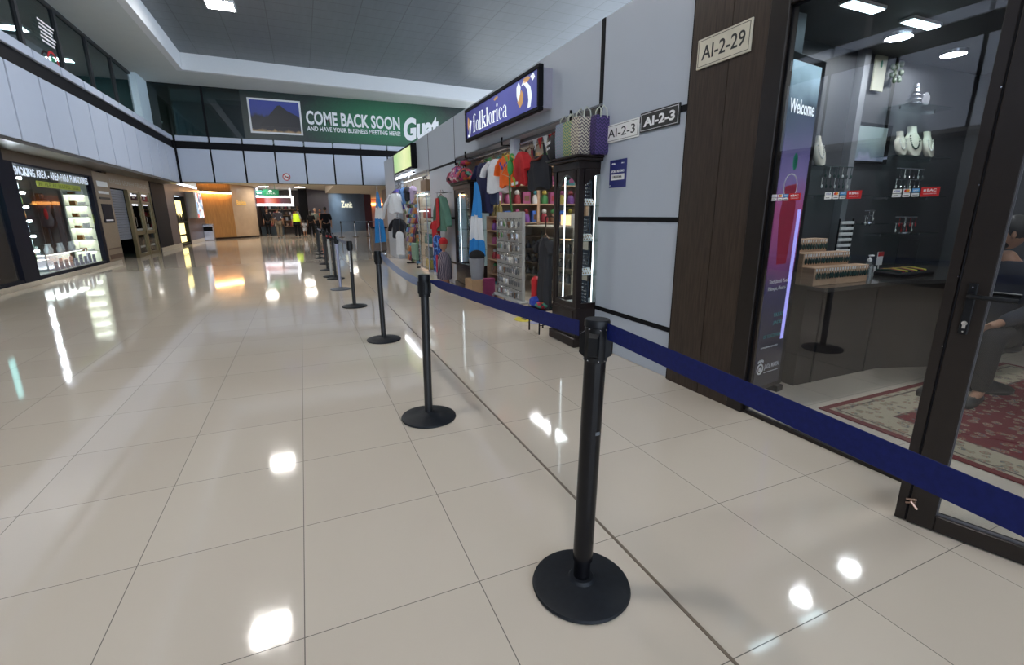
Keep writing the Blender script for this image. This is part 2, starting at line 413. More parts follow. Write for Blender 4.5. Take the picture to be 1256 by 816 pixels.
s = thing('window_notice', 'white lettered no smoking notice stuck on the upper left window', 'sign', (-4.97, 15.55, 4.7))
for q in range(6):
    MB().box(-4.972, -4.968, 15.15+.05*(q % 2), 15.95-.07*(q % 3), 5.62-q*.085, 5.66-q*.085).build('text_line', M_letter, s)
ring = MB(); ring.lathe([(.30, -.004), (.30, .004), (.25, .004), (.25, -.004), (.30, -.004)], (-4.97, 15.55, 4.78), 28, 'x', cap=False); ring.build('red_ring', M_red, s)
MB().box(-4.974, -4.966, 15.45, 15.65, 4.6, 4.95).build('green_mark', mat('green_sticker', (.03, .22, .10), .5), s)

# ---- far bulkhead
struct('wall_back', panel_run('x', BX+.03, 8, STEP, 2.66, 3.92, FY_, FY_+.03), M_panel_far)
struct('trim_8', MB().box(BX, 8, FY_+.03, FY_+.3, 2.66, 3.92).box(BX, 8, FY_+.05, FY_+.3, 3.9, 4.24), M_black)
struct('trim_9', panel_run('x', BX+.03, 8, STEP, 4.2, 4.40, FY_, FY_+.2), M_panel_far)
w = struct('window_20', MB().box(-5.1, -5.02, 23.6, 23.7, 4.2, 6.34).box(-5.02, -1.8, 23.6, 23.7, 6.28, 6.34).box(-3.18, -3.1, 23.6, 23.7, 4.2, 6.28), M_black)
B(-5.02, -1.75, 23.64, 23.655, 4.2, 6.3).build('pane', glass_mat('deep_tinted_glass', (.24, .32, .33), 1.6, 1.3), w)
struct('wall_upper_room_back', MB().box(-5.1, 8.2, 27, 27.1, 4.0, 6.4).box(-5.1, 8.2, 23.9, 27.1, 6.3, 6.4), mr)
struct('wall_upper_pier', B(-5.0, -4.3, 24.0, 24.3, 4.1, 6.3), mat('olive_pier', (.30, .31, .20), .6))

# billboard
def billboard_mat():
    m = bpy.data.materials.new('green_banner_print'); m.use_nodes = True; nt = m.node_tree; b = nt.nodes['Principled BSDF']
    tc = nt.nodes.new('ShaderNodeTexCoord'); mp = nt.nodes.new('ShaderNodeMapping'); nt.links.new(tc.outputs['Object'], mp.inputs[0])
    mp.inputs['Location'].default_value = (-.9/3.6, 0, -.9/1.6); mp.inputs['Scale'].default_value = (1/3.6, 1, 1/1.6)
    g = nt.nodes.new('ShaderNodeTexGradient'); g.gradient_type = 'SPHERICAL'; nt.links.new(mp.outputs[0], g.inputs[0])
    nz = nt.nodes.new('ShaderNodeTexNoise'); nz.inputs['Scale'].default_value = 14; nz.inputs['Detail'].default_value = 6; nt.links.new(tc.outputs['Object'], nz.inputs['Vector'])
    mu = nt.nodes.new('ShaderNodeMath'); mu.operation = 'MULTIPLY_ADD'; nt.links.new(nz.outputs['Fac'], mu.inputs[0]); mu.inputs[1].default_value = .25; nt.links.new(g.outputs['Fac'], mu.inputs[2])
    cr = nt.nodes.new('ShaderNodeValToRGB'); nt.links.new(mu.outputs[0], cr.inputs[0])
    e = cr.color_ramp.elements; e[0].position = .1; e[0].color = (.004, .012, .012, 1); e[1].position = .9; e[1].color = (.012, .16, .065, 1)
    nt.links.new(cr.outputs[0], b.inputs['Base Color']); b.inputs['Roughness'].default_value = .35
    return m
bb = thing('billboard', 'long dark green banner high on the far wall inviting travellers back', 'banner', (2.9, 23.6, 4.38))
B(-1.8, 7.9, 23.58, 23.62, 4.38, 6.32).build('banner_sheet', billboard_mat(), bb)
text('COME BACK SOON', 4.0, .56, M_letter, bb, (.62, 23.578, 5.13), FX, off=.03)
text('AND HAVE YOUR BUSINESS MEETING HERE!', 4.0, .19, M_letter, bb, (.62, 23.578, 4.88), FX, off=.02)
text('Guat', 1.75, 1.0, M_letter, bb, (4.85, 23.578, 4.65), (.985, 0, .17), (-.17, 0, .985), shear=.35, name='script_lettering', off=.045)
ph = MB().box(-1.56, .44, 23.55, 23.58, 4.67, 6.02).build('picture_frame', M_paper, bb)
def volcano_mat():
    return ramp_mat('night_volcano_print', 'Z', [(0, (.25, .10, .03)), (.12, (.5, .32, .15)), (.2, (.03, .025, .03)), (.6, (.015, .014, .02)), (.68, (.03, .05, .25)), (1, (.04, .06, .32))], .4, lo=.36, hi=1.56, wob=.3)
B(-1.49, .37, 23.54, 23.552, 4.74, 5.95).build('picture', volcano_mat(), ph)
MB().prism([(-1.2, 4.95), (-.75, 5.45), (-.45, 5.78), (-.35, 5.8), (-.1, 5.6), (.33, 5.4), (.33, 4.95)], 'y', 23.53, 23.54).build('printed_mountain', mat('printed_mountain_ink', (.016, .014, .018), .4), ph)
for q in range(14):
    pass
ns = thing('no_smoking_sticker', 'round red and white no smoking sticker on the far bulkhead panel', 'sign', (-.41, 23.39, 2.78))
MB().cyl((-.41, 23.385, 2.93), .155, .012, 28, 'y').build('disc', M_paper, ns)
MB().lathe([(.155, -.004), (.155, .004), (.12, .004), (.12, -.004), (.155, -.004)], (-.41, 23.38, 2.93), 28, 'y', cap=False).build('ring', M_red, ns)
MB().add([(-.52, 23.374, 3.02), (-.50, 23.374, 3.04), (-.30, 23.374, 2.84), (-.32, 23.374, 2.82), (-.52, 23.38, 3.02), (-.50, 23.38, 3.04), (-.30, 23.38, 2.84), (-.32, 23.38, 2.82)], [(0,1,2,3),(7,6,5,4),(0,4,5,1),(1,5,6,2),(2,6,7,3),(3,7,4,0)]).build('slash', M_red, ns)
MB().box(-.5, -.32, 23.376, 23.383, 2.915, 2.945).build('cigarette', M_ink, ns)

# ---- right kiosk wall, grey panels
WX = 2.66; WT = 3.02
def wallbox(name, *a): return struct(name, MB().rbox(*a, .005), M_panel)
wallbox('wall_right', WX, WX+.2, 2.87, 4.0, .0, 3.02)
struct('trim_10', MB().box(WX-.006, WX, 2.87, 4.0, 2.055, 2.10).box(WX-.006, WX, 2.87, 4.0, 1.262, 1.300).box(WX-.006, WX, 2.87, 4.0, .385, .425).box(WX-.006, WX+.01, 4.0, 4.05, 2.2, WT), M_black)
wallbox('wall_fascia', WX, WX+.16, 4.05, 8.69, 2.30, WT)
struct('trim_11', MB().box(WX+.16, WX+.24, 4.0, 8.69, 2.22, 2.3).box(WX-.01, WX+.01, 4.0, 8.69, 2.30, 2.318), mat('grey_metal_track', (.16, .17, .19), .4, metal=.4))
wallbox('wall_pier', WX, WX+.2, 8.71, 10.62, 0, WT)
struct('trim_12', MB().box(WX-.006, WX, 8.71, 10.62, 2.235, 2.275).box(WX-.006, WX, 8.71, 10.62, 1.24, 1.28).box(WX-.006, WX, 8.71, 10.62, .39, .43).box(WX, WX+.02, 8.69, 8.71, 2.2, WT).box(WX, WX+.02, 10.62, 10.65, 2.2, WT), M_black)
wallbox('wall_fascia_second', WX, WX+.16, 10.65, 14.9, 2.30, WT)
wallbox('wall_pier_far', WX, WX+.2, 14.95, 16.6, 0, WT)
struct('trim_13', MB().box(WX-.004, WX+.02, 13.02, 13.05, 2.3, WT).box(WX, WX+.02, 14.9, 14.95, 2.3, WT), M_black)
struct('wall_right_far', MB().prism([(2.66, 16.6), (3.1, 17.4), (4.2, 18.0), (4.2, 23.4), (4.35, 23.4), (4.35, 17.8), (3.2, 17.2), (2.86, 16.6)], 'z', 2.2, 3.02), M_panel)
struct('wall_right_shop', B(4.4, 4.5, 18, 29, 0, 2.9), mat('grey_brown_wall', (.22, .19, .19), .6))
# short wall posts and brackets under the fascia
for k, y in enumerate((6.42, 8.05, 4.55)):
    t = MB().box(WX-.02, WX+.0, y, y+.02, 2.25, 2.36).box(WX-.02, WX+.12, y, y+.02, 2.25, 2.262)
    tag(t.build('rail_bracket', M_black), ['small black hook bracket under the blue shop sign', 'small black hook bracket under the fascia at the far end of the shop opening', 'small black hook bracket under the fascia above the woven baskets'][k], 'bracket')
struct('trim_14', B(WX+.02, WX+.12, 6.1, 6.22, 2.05, 2.3), M_panel)
# ------------------------------------------------------------------ signs on the right wall
def plate(name, label, x, y0, y1, z0, z1, txt, bg, ink, off=0., bold=False, extra=None):
    """y0 = left end as read (far), y1 = right end (near)"""
    t = thing(name, label, 'sign', (x, (y0+y1)/2, z0))
    MB().rbox(x-.012, x, y1, y0, z0, z1, .002).build('plate', bg, t)
    e = .012; b = MB()
    for q in ((y1+e, y0-e, z0+e, z0+e+.003), (y1+e, y0-e, z1-e-.003, z1-e), (y1+e, y1+e+.003, z0+e, z1-e), (y0-e-.003, y0-e, z0+e, z1-e)):
        b.box(x-.0135, x-.012, *q)
    b.build('border_line', ink, t)
    w = (y0-y1); text(txt, w*.80, (z1-z0)*.48, ink, t, (x-.012, y0-w*.10, z0+(z1-z0)*.26), RX, off=off)
    return t
plate('location_sign', 'white plate with thin black AI-2-3 lettering on the grey wall', WX-.001, 3.92, 3.435, 1.955, 2.105, 'AI-2-3', M_paper, M_ink)
plate('location_sign', 'black plate with bold white AI-2-3 lettering on the grey wall', WX-.001, 3.42, 2.965, 1.975, 2.125, 'AI-2-3', M_ink, M_letter, off=.035)
plate('location_sign', 'cream AI-2-29 plate on the dark wood panel', WX-.031, 2.80, 2.36, 2.29, 2.475, 'AI-2-29', mat('cream_plate', (.62, .58, .47), .35, var=.15, scale=8), M_ink, off=.008)
M_navy = mat('navy_notice', (.02, .025, .16), .4)
t = thing('notice_card', 'small navy notice with a white field on the grey wall below AI-2-3', 'notice', (WX-.001, 3.71, 1.56))
MB().box(WX-.005, WX-.001, 3.585, 3.835, 1.56, 1.80).build('card', M_navy, t)
MB().box(WX-.0065, WX-.005, 3.61, 3.81, 1.625, 1.675).build('white_field', M_paper, t)
text('AFORO MAXIMO', .2, .022, M_letter, t, (WX-.0055, 3.815, 1.69), RX, off=.02)
text('1 PERSONA', .14, .022, M_ink, t, (WX-.0067, 3.785, 1.639), RX, off=.01)
text('GUA', .05, .014, M_letter, t, (WX-.0055, 3.80, 1.76), RX, off=.03)
text('AILA', .04, .010, M_letter, t, (WX-.0055, 3.66, 1.762), RX, off=.01)
text('GTM', .02, .008, M_letter, t, (WX-.0055, 3.83, 1.575), RX)

# wood panel wall and lintel of the jewellery shop
wall = MB().box(WX-.03, WX+.12, 2.53, 2.865, 0, 3.4).box(WX-.03, WX+.12, 2.25, 2.525, 0, 3.4)
struct('wall_wood', wall, M_wood)
struct('trim_15', MB().box(WX-.02, WX+.02, 2.866, 2.885, 0, 3.4).box(WX-.02, WX+.1, 2.52, 2.53, 0, 3.4), M_black)
struct('wall_lintel', B(WX-.03, WX+.12, -1.6, 2.25, 2.56, 3.4), M_wood)
# shop window frame + glass
f = MB().rbox(WX-.035, WX+.05, 2.125, 2.25, 0, 2.56, .004).rbox(WX-.035, WX+.05, 1.05, 2.125, 2.46, 2.56, .004).rbox(WX-.02, WX+.05, 1.05, 1.12, 0, 2.46, .004).box(WX-.01, WX+.03, 1.12, 2.125, 0, .022)
w = struct('window_21', f, M_bronze)
B(WX, WX+.008, 1.12, 2.125, .022, 2.46).build('pane', G_clear, w)
MB().box(WX-.012, WX-.004, 2.112, 2.125, .02, 2.46).box(WX-.012, WX-.004, 1.12, 2.125, 2.446, 2.46).build('gasket', M_black, w)
# card stickers on the glass
def card_strip(y0, label):
    t = thing('card_sticker', label, 'sticker', (WX-.002, y0-.1, 1.385)); x = WX-.0015
    z = 1.40
    def p(name, a, b, z0, z1, m, d=0.): return MB().box(x-.0012-d, x-d, y0-b, y0-a, z0, z1).build(name, m, t)
    p('card_panel', 0, .038, z+.019, z+.037, M_paper); p('card_panel', 0, .038, z, z+.016, M_paper)
    p('card_panel', .045, .075, z+.019, z+.037, M_paper); p('card_panel', .045, .075, z, z+.016, M_paper)
    p('card_panel', .082, .112, z+.019, z+.037, mat('light_blue_card', (.10, .35, .68), .4)); p('card_panel', .082, .112, z, z+.016, M_paper)
    p('red_panel', .118, .19, z-.001, z+.04, M_red)
    text('VISA', .028, .009, mat('card_blue', (.02, .05, .35), .5), t, (x-.0013, y0-.005, z+.0235), RX, off=.01, ext=.0003)
    text('AMEX', .022, .007, M_letter, t, (x-.0013, y0-.086, z+.025), RX, off=.01, ext=.0003)
    text('BAC', .036, .012, M_letter, t, (x-.0013, y0-.142, z+.021), RX, off=.03, ext=.0003)
    text('CREDOMATIC', .05, .005, M_letter, t, (x-.0013, y0-.13, z+.009), RX, ext=.0003)
    MB().cyl((x-.0018, y0-.056, z+.028), .007, .0005, 14, 'x').build('red_dot', M_red, t)
    MB().cyl((x-.0020, y0-.065, z+.028), .007, .0005, 14, 'x').build('orange_dot', mat('orange_dot', (.8, .28, .01), .5), t)
    for a in (.006, .05, .087): MB().box(x-.0018, x-.0012, y0-a-.022, y0-a, z+.006, z+.009).build('small_print', M_ink, t)
    MB().box(x-.0018, x-.0012, y0-.138, y0-.128, z+.022, z+.031).build('emblem', M_letter, t)
card_strip(2.117, 'payment card sticker strip on the glass in front of the welcome display')
card_strip(1.785, 'payment card sticker strip in the middle of the shop window')
card_strip(1.452, 'payment card sticker strip nearest the glass door')

# ---- open glass door leaf
dr = bpy.data.objects.new('door_1', None); COL.objects.link(dr); dr.location = (2.298, 1.01, .006); dr.rotation_euler = (0, 0, math.radians(-72.9)); dr['kind'] = 'structure'
DH = 2.42; DW = .98
MB().rbox(0, .036, .006, .05, 0, DH, .002).rbox(.043, .132, 0, .05, 0, DH, .003).rbox(.132, DW, 0, .05, 0, .072, .003).rbox(.132, DW-.09, 0, .05, DH-.09, DH, .003).rbox(DW-.09, DW, 0, .05, .072, DH, .003).build('door_frame', M_bronze, dr, local=True)
MB().box(.036, .043, .012, .045, 0, DH).tube([(.0395, .008, .01), (.0395, .006, .9), (.041, .004, 1.1), (.0395, .008, 1.5), (.0395, .008, DH-.02)], .004, 6).build('gasket', M_black, dr, local=True)
B(.128, DW-.088, .022, .028, .07, DH-.088).build('glass', G_door, dr, local=True)
MB().box(.128, .137, .012, .022, .072, DH-.09).box(.137, DW-.09, .012, .022, .072, .08).build('glazing_bead', mat('grey_glazing_bead', (.10, .10, .11), .4), dr, local=True)
h = MB().rbox(.068, .096, -.010, 0, .86, 1.06, .003).build('handle_plate', M_plastic, dr, local=True)
MB().tube([(.082, -.005, 1.015), (.082, -.05, 1.015), (.088, -.056, 1.015), (.12, -.058, 1.014), (.21, -.056, 1.012)], .0085, 10).build('lever', M_plastic, h, local=True)
MB().lathe([(.0, -.012), (.009, -.012), (.009, -.008)], (.082, 0, .905), 14, 'y').box(.077, .087, -.013, -.009, .885, .905).build('lock_cylinder', M_chrome, h, local=True)
MB().cyl((.082, -.0115, 1.045), .003, .002, 10, 'y').cyl((.082, -.0115, .872), .003, .002, 10, 'y').build('screw', M_chrome, h, local=True)
h2 = MB().rbox(.068, .096, .05, .060, .86, 1.06, .003).build('inner_handle_plate', M_plastic, dr, local=True)
MB().tube([(.082, .055, 1.015), (.082, .10, 1.015), (.088, .106, 1.015), (.21, .106, 1.012)], .0085, 10).build('lever', M_plastic, h2, local=True)
for z in (.30, .80, 1.08, 1.42, 1.75): MB().cyl((.033, .003, z), .0022, .003, 8, 'y').build('screw', M_chrome, dr, local=True)
MB().tube([(.030, -.002, .105), (.062, -.012, .120)], .005, 8).tube([(.030, -.002, .088), (.062, -.01, .108)], .004, 8).tube([(.045, -.008, .105), (.07, -.004, .075)], .005, 8).build('hinge_clip', mat('copper_clip', (.55, .36, .28), .3, metal=.8), dr, local=True)

# ---- jewellery shop shell
M_grey = mat('charcoal_wall', (.055, .058, .066), .55, var=.12, scale=3)
struct('wall_shop_back', B(WX+.12, 6.6, 3.0, 3.08, 0, 2.75), M_grey)
struct('wall_shop_right', B(6.6, 6.7, -1.8, 3.08, 0, 2.75), M_grey)
struct('wall_shop_front', B(WX-.03, 6.7, -1.7, -1.6, 0, 2.75), M_grey)
struct('ceiling_shop', B(WX+.12, 6.7, -1.7, 3.08, 2.70, 2.78), mat('dark_shop_ceiling', (.07, .075, .08), .6))
M_dl = mat('downlight_disc', (1, 1, 1), .5, emit=85, ecol=(.96, .98, 1), var=0)
for k, (x, y) in enumerate(((4.5, 2.62), (5.42, 2.68), (3.4, 1.0), (4.9, .6))):
    t = thing('downlight', ['round ceiling downlight nearer the wood panel inside the jewellery shop', 'round ceiling downlight nearer the glass door inside the jewellery shop', 'round ceiling downlight just inside the shop entrance', 'round ceiling downlight over the patterned rug'][k], 'downlight', (x, y, 2.68), 0, 'round downlights in the jewellery shop')
    MB().lathe([(.10, -.01), (.105, .02), (.088, .02), (.088, -.008), (.10, -.01)], (0, 0, 0), 28, cap=False).build('ring', M_silver, t, local=True)
    MB().cyl((0, 0, -.004), .088, .01, 28).build('lens', M_dl, t, local=True)
for k, (x, y) in enumerate(((3.64, 2.38), (4.36, 2.40))):  # glowing panels added in place of lights mirrored in the shop glass
    t = thing('ceiling_panel_light', ['slim rectangular ceiling light above the welcome display', 'slim rectangular ceiling light beside the round downlight'][k], 'ceiling light', (x, y, 2.68), 0)
    MB().box(-.18, .18, -.05, .05, 0, .02).build('housing', lamp_frame, t, local=True)
    MB().box(-.17, .17, -.04, .04, -.006, 0).build('diffuser', mat('pale_blue_lamp', (.8, .95, 1), .5, emit=6, ecol=(.7, .92, 1), var=0), t, local=True)

# counter
M_counter = mat('dark_counter_laminate', (.018, .015, .014), .5, var=.2, scale=5, spec=.3)
t = thing('shop_counter', 'long dark counter with a glossy top inside the jewellery shop', 'counter', (4.2, 2.6, 0))
MB().prism([(3.43, 2.33), (4.5, 2.33), (5.05, 2.14), (6.55, 2.14), (6.55, 2.98), (3.43, 2.98)], 'z', 0, .765).build('counter_body', M_counter, t)
MB().prism([(3.425, 2.2), (4.4, 2.2), (5.0, 2.02), (6.58, 2.02), (6.58, 2.99), (3.425, 2.99)], 'z', .765, .795).build('counter_top', mat('counter_top_gloss', (.04, .038, .036), .15, coat=.5), t)
MB().box(3.62, 3.635, 2.322, 2.33, 0, .76).box(4.3, 4.315, 2.322, 2.33, 0, .76).build('panel_joint', M_black, t)

# rug
def rug_mat():
    m = bpy.data.materials.new('persian_rug_pattern'); m.use_nodes = True; nt = m.node_tree; b = nt.nodes['Principled BSDF']; N = nt.nodes.new; L = nt.links.new
    tc = N('ShaderNodeTexCoord'); sp = N('ShaderNodeSeparateXYZ'); L(tc.outputs['Object'], sp.inputs[0])
    def edge(sock, half):
        a = N('ShaderNodeMath'); a.operation = 'ABSOLUTE'; L(sock, a.inputs[0]); s_ = N('ShaderNodeMath'); s_.operation = 'SUBTRACT'; s_.inputs[0].default_value = half; L(a.outputs[0], s_.inputs[1]); return s_.outputs[0]
    mn = N('ShaderNodeMath'); mn.operation = 'MINIMUM'; L(edge(sp.outputs[0], 1.25), mn.inputs[0]); L(edge(sp.outputs[1], 1.0), mn.inputs[1])
    cr = N('ShaderNodeValToRGB'); cr.color_ramp.interpolation = 'CONSTANT'; L(mn.outputs[0], cr.inputs[0]); e = cr.color_ramp.elements
    red = (.13, .014, .020, 1); cream = (.34, .30, .22, 1)
    st = [(0, red), (.045, cream), (.075, (.09, .07, .06, 1)), (.09, cream), (.30, (.09, .05, .05, 1)), (.315, red), (.37, (.11, .012, .02, 1))]
    while len(e) < len(st): e.new(.5)
    for i, (p, c) in enumerate(st): e[i].position = p; e[i].color = c
    vo = N('ShaderNodeTexVoronoi'); vo.inputs['Scale'].default_value = 16; L(tc.outputs['Object'], vo.inputs['Vector'])
    nz = N('ShaderNodeTexNoise'); nz.inputs['Scale'].default_value = 26; nz.inputs['Detail'].default_value = 3; nz.inputs['Distortion'].default_value = 1.5; L(tc.outputs['Object'], nz.inputs['Vector'])
    c2 = N('ShaderNodeValToRGB'); c2.color_ramp.interpolation = 'CONSTANT'; L(nz.outputs['Fac'], c2.inputs[0]); e = c2.color_ramp.elements
    st = [(0, (.05, .06, .09, 1)), (.42, (.30, .26, .19, 1)), (.5, (.18, .03, .03, 1)), (.56, (.22, .20, .13, 1)), (.62, (.10, .12, .09, 1))]
    while len(e) < len(st): e.new(.5)
    for i, (p, c) in enumerate(st): e[i].position = p; e[i].color = c
    msk = N('ShaderNodeMath'); msk.operation = 'LESS_THAN'; L(vo.outputs['Distance'], msk.inputs[0]); msk.inputs[1].default_value = .42
    gt = N('ShaderNodeMath'); gt.operation = 'GREATER_THAN'; L(mn.outputs[0], gt.inputs[0]); gt.inputs[1].default_value = .05
    mm = N('ShaderNodeMath'); mm.operation = 'MULTIPLY'; L(msk.outputs[0], mm.inputs[0]); L(gt.outputs[0], mm.inputs[1])
    m3 = N('ShaderNodeMath'); m3.operation = 'MULTIPLY'; L(mm.outputs[0], m3.inputs[0]); m3.inputs[1].default_value = .75
    mx = N('ShaderNodeMix'); mx.data_type = 'RGBA'; L(m3.outputs[0], mx.inputs[0]); L(cr.outputs[0], mx.inputs[6]); L(c2.outputs[0], mx.inputs[7])
    L(mx.outputs[2], b.inputs['Base Color']); b.inputs['Roughness'].default_value = .9; b.inputs['Specular IOR Level'].default_value = .1
    return m
tag(MB().rbox(3.17, 5.67, -.05, 1.95, .001, .011, .003).build('rug', rug_mat(), at=(4.42, .95, .001)), 'red and cream patterned rug on the tiled floor of the jewellery shop', 'rug')

# welcome lightbox totem
t = thing('welcome_totem', 'tall lit welcome advertising lightbox behind the shop glass by the wood panel', 'lightbox', (3.07, 2.36, 0))
MB().rbox(2.84, 3.29, 2.30, 2.42, .04, 2.30, .006).build('case', M_plastic, t)
MB().box(2.88, 2.96, 2.27, 2.45, 0, .045).box(3.18, 3.26, 2.27, 2.45, 0, .045).build('foot', M_plastic, t)
wm_ = bpy.data.materials.new('welcome_print'); wm_.use_nodes = True; nt = wm_.node_tree; b = nt.nodes['Principled BSDF']
tc = nt.nodes.new('ShaderNodeTexCoord'); sp = nt.nodes.new('ShaderNodeSeparateXYZ'); nt.links.new(tc.outputs['Object'], sp.inputs[0])
nz = nt.nodes.new('ShaderNodeTexNoise'); nz.inputs['Scale'].default_value = 4; nt.links.new(tc.outputs['Object'], nz.inputs['Vector'])
ad = nt.nodes.new('ShaderNodeMath'); ad.operation = 'MULTIPLY_ADD'; nt.links.new(nz.outputs['Fac'], ad.inputs[0]); ad.inputs[1].default_value = .25; nt.links.new(sp.outputs[2], ad.inputs[2])
mr = nt.nodes.new('ShaderNodeMapRange'); nt.links.new(ad.outputs[0], mr.inputs[0]); mr.inputs[1].default_value = .1; mr.inputs[2].default_value = 2.35
cr = nt.nodes.new('ShaderNodeValToRGB'); nt.links.new(mr.outputs[0], cr.inputs[0]); e = cr.color_ramp.elements
st = [(0, (.01, .01, .015)), (.25, (.01, .012, .03)), (.38, (.02, .02, .07)), (.46, (.16, .05, .14)), (.62, (.26, .06, .16)), (.70, (.14, .11, .26)), (.82, (.05, .06, .13)), (.90, (.02, .05, .08)), (1, (.55, .80, .95))]
while len(e) < len(st): e.new(.5)
for i, (p, c) in enumerate(st): e[i].position = p; e[i].color = c + (1,)
nt.links.new(cr.outputs[0], b.inputs['Base Color']); nt.links.new(cr.outputs[0], b.inputs['Emission Color']); b.inputs['Emission Strength'].default_value = .30; b.inputs['Roughness'].default_value = .15
sh = MB().box(2.885, 3.225, 2.293, 2.30, .08, 2.25).build('lit_print', wm_, t)
text('Welcome', .30, .085, mat('lit_lettering', (.8, .85, .9), .5, emit=.5), sh, (2.90, 2.2925, 1.95), FX, off=.01)
text('Tinch Jatoob Yaxal', .24, .035, M_letter, sh, (2.92, 2.2925, .84), FX)
text('Palenque, Mexico', .22, .035, M_letter, sh, (2.92, 2.2925, .79), FX)
M_teal = mat('teal_print', (.05, .30, .30), .5)
text('YAXAL', .13, .03, M_teal, sh, (3.03, 2.2925, .60), FX)
text('JADE', .11, .03, M_teal, sh, (3.04, 2.2925, .54), FX)
text('DE GUATEMALA', .22, .025, M_teal, sh, (2.94, 2.2925, .45), FX)
text('www.jademaya.com', .22, .02, M_letter, sh, (2.92, 2.2925, .37), FX)
text('JADE MAYA', .19, .045, M_letter, sh, (3.0, 2.2925, .20), FX, off=.005)
MB().box(3.0, 3.19, 2.2915, 2.293, .18, .184).build('underline', M_letter, sh)
e_ = MB().lathe([(.042, -.001), (.042, .001), (.03, .001), (.03, -.001), (.042, -.001)], (2.945, 2.292, .22), 20, 'y', cap=False).box(2.93, 2.96, 2.2912, 2.2925, .20, .235)
for q in range(5): e_.ball((2.915+.015*q, 2.2915, .275+.008*(q % 2)), (.007, .001, .012), 6, 5)
e_.build('emblem', M_letter, sh)
MB().lathe([(.085, -.001), (.085, .001), (.077, .001), (.077, -.001), (.085, -.001)], (3.03, 2.292, 1.50), 28, 'y', cap=False).build('printed_necklace', M_letter, sh)
MB().ball((3.05, 2.2925, 1.66), (.03, .002, .055), 12, 8).build('printed_pendant', mat('jade_print', (.02, .25, .17), .3), sh)
MB().prism([(2.98, .98), (3.10, .98), (3.13, 1.35), (3.10, 1.52), (2.97, 1.50), (2.94, 1.3)], 'y', 2.2915, 2.293).build('printed_dress', mat('crimson_print', (.26, .02, .05), .4, emit=.12), sh)
tb = MB().box(3.165, 3.205, 2.2905, 2.293, .42, 1.35).build('lit_tube_streak', mat('violet_light_tube', (.35, .32, .8), .4, emit=.4, ecol=(.42, .40, 1)), sh)  # soft glow of the tube, put in as a wide emissive strip

t.rotation_euler = (0, 0, math.radians(9))
# ---- jewellery and display things on the counter (y about 2.3 - 2.7) and on the back wall
M_pine = mat('light_pine', (.50, .32, .20), .5, var=.15, scale=5, stretch=(2, 2, 20))
M_jade = mat('dark_jade', (.02, .05, .045), .2)
M_pearl = mat('pearl_white', (.7, .72, .7), .25)
tiers = ((3.44, 4.08, 2.30, .795, .93), (3.44, 3.98, 2.40, .795, 1.03), (3.44, 3.84, 2.50, .795, 1.13))
t = thing('earring_stand', 'stepped pine stand for earrings on the shop counter', 'display stand', (3.65, 2.45, .795))
for x0, x1, y, z0, z1 in tiers:
    MB().rbox(x0, x1, y, y+.10, z0, z1, .003).build('tier', M_pine, t)
ear = None; EL = 'small dark jade and silver earring hooked on the stepped pine stand'
for r, (x0, x1, y, z0, z1) in enumerate(tiers):
    n = int((x1-x0)/.03)
    for i in range(n):
        if ear is None:
            ear = thing('earring', EL, 'earring', (0, 0, 0), 0, 'earrings on the pine stand')
            MB().box(-.006, .006, -.002, 0, .004, .024).build('card', M_paper, ear, local=True)
            MB().ball((0, -.008, -.030), (.011, .007, .024), 8, 6).tube([(0, -.004, -.012), (0, -.007, .0)], .0015, 5).build('drop', M_jade, ear, local=True); e2 = ear
        else: e2 = copy_tree(ear)
        e2.location = (x0+.02+i*.03, y-.001, z1-.03); e2.rotation_euler = (0, 0, random.uniform(-.3, .3))
t = thing('sanitizer_bottle', 'clear pump bottle of hand gel on the dark counter', 'bottle', (4.18, 2.36, .795))
MB().lathe([(.0, 0), (.035, 0), (.037, .01), (.037, .10), (.03, .125), (.014, .14), (.014, .15)], (0, 0, 0), 18).build('bottle_body', mat('clear_gel', (.75, .8, .82), .08, trans=.85), t, local=True)
MB().lathe([(.017, .15), (.017, .168), (.006, .172), (.006, .19)], (0, 0, 0), 14).build('cap', M_paper, t, local=True)
MB().rbox(-.01, .045, -.008, .008, .188, .2, .003).build('pump_nozzle', M_paper, t, local=True)
# row of white ring holders, a leaning ladder of pale strips
t = thing('white_strip_ladder', 'leaning black rack of white jewellery strips behind the pine stand', 'display rack', (4.52, 2.80, .795))
MB().box(-.10, -.09, -.005, .005, 0, .48).box(.09, .10, -.005, .005, 0, .48).build('side_rail', M_black, t, local=True)
for q in range(9):
    MB().rbox(-.09, .09, -.016, -.004, .03+q*.05, .056+q*.05, .002).build('strip', M_paper, t, local=True)
t = thing('bracelet_cushion', 'low dark tray of red, yellow and silver bracelets lying on the counter', 'bracelet tray', (4.75, 2.42, .795))
MB().rbox(-.24, .24, -.14, .14, 0, .04, .01).build('tray', M_black, t, local=True)
for q in range(9):
    MB().tube([(-.18+q*.045, -.1, .046), (-.17+q*.045, 0, .055), (-.16+q*.045, .1, .046)], .008, 6).build('bracelet', [M_jade, mat('wine_bead', (.25, .02, .04), .3), mat('yellow_bead', (.5, .5, .05), .3)][q % 3], t, local=True)
t = thing('acrylic_holder', 'upright clear acrylic panel on the counter right of the bracelets', 'holder', (5.35, 2.70, .795))
MB().box(-.16, .16, -.004, .004, 0, .27).box(-.16, .16, -.004, .06, 0, .006).build('acrylic', glass_mat('acrylic', (.75, .78, .8), 1.5, 2.), t, local=True)
t = thing('card_terminal_sign', 'small red and white payment sign standing on the counter', 'sign', (4.86, 2.66, .795))
MB().box(-.04, .04, -.004, .004, .06, .18).box(-.02, .02, -.02, .02, 0, .008).box(-.004, .004, -.003, .003, 0, .07).build('board', M_paper, t, local=True)
MB().box(-.04, .04, -.006, -.004, .14, .18).build('red_header', M_red, t, local=True)
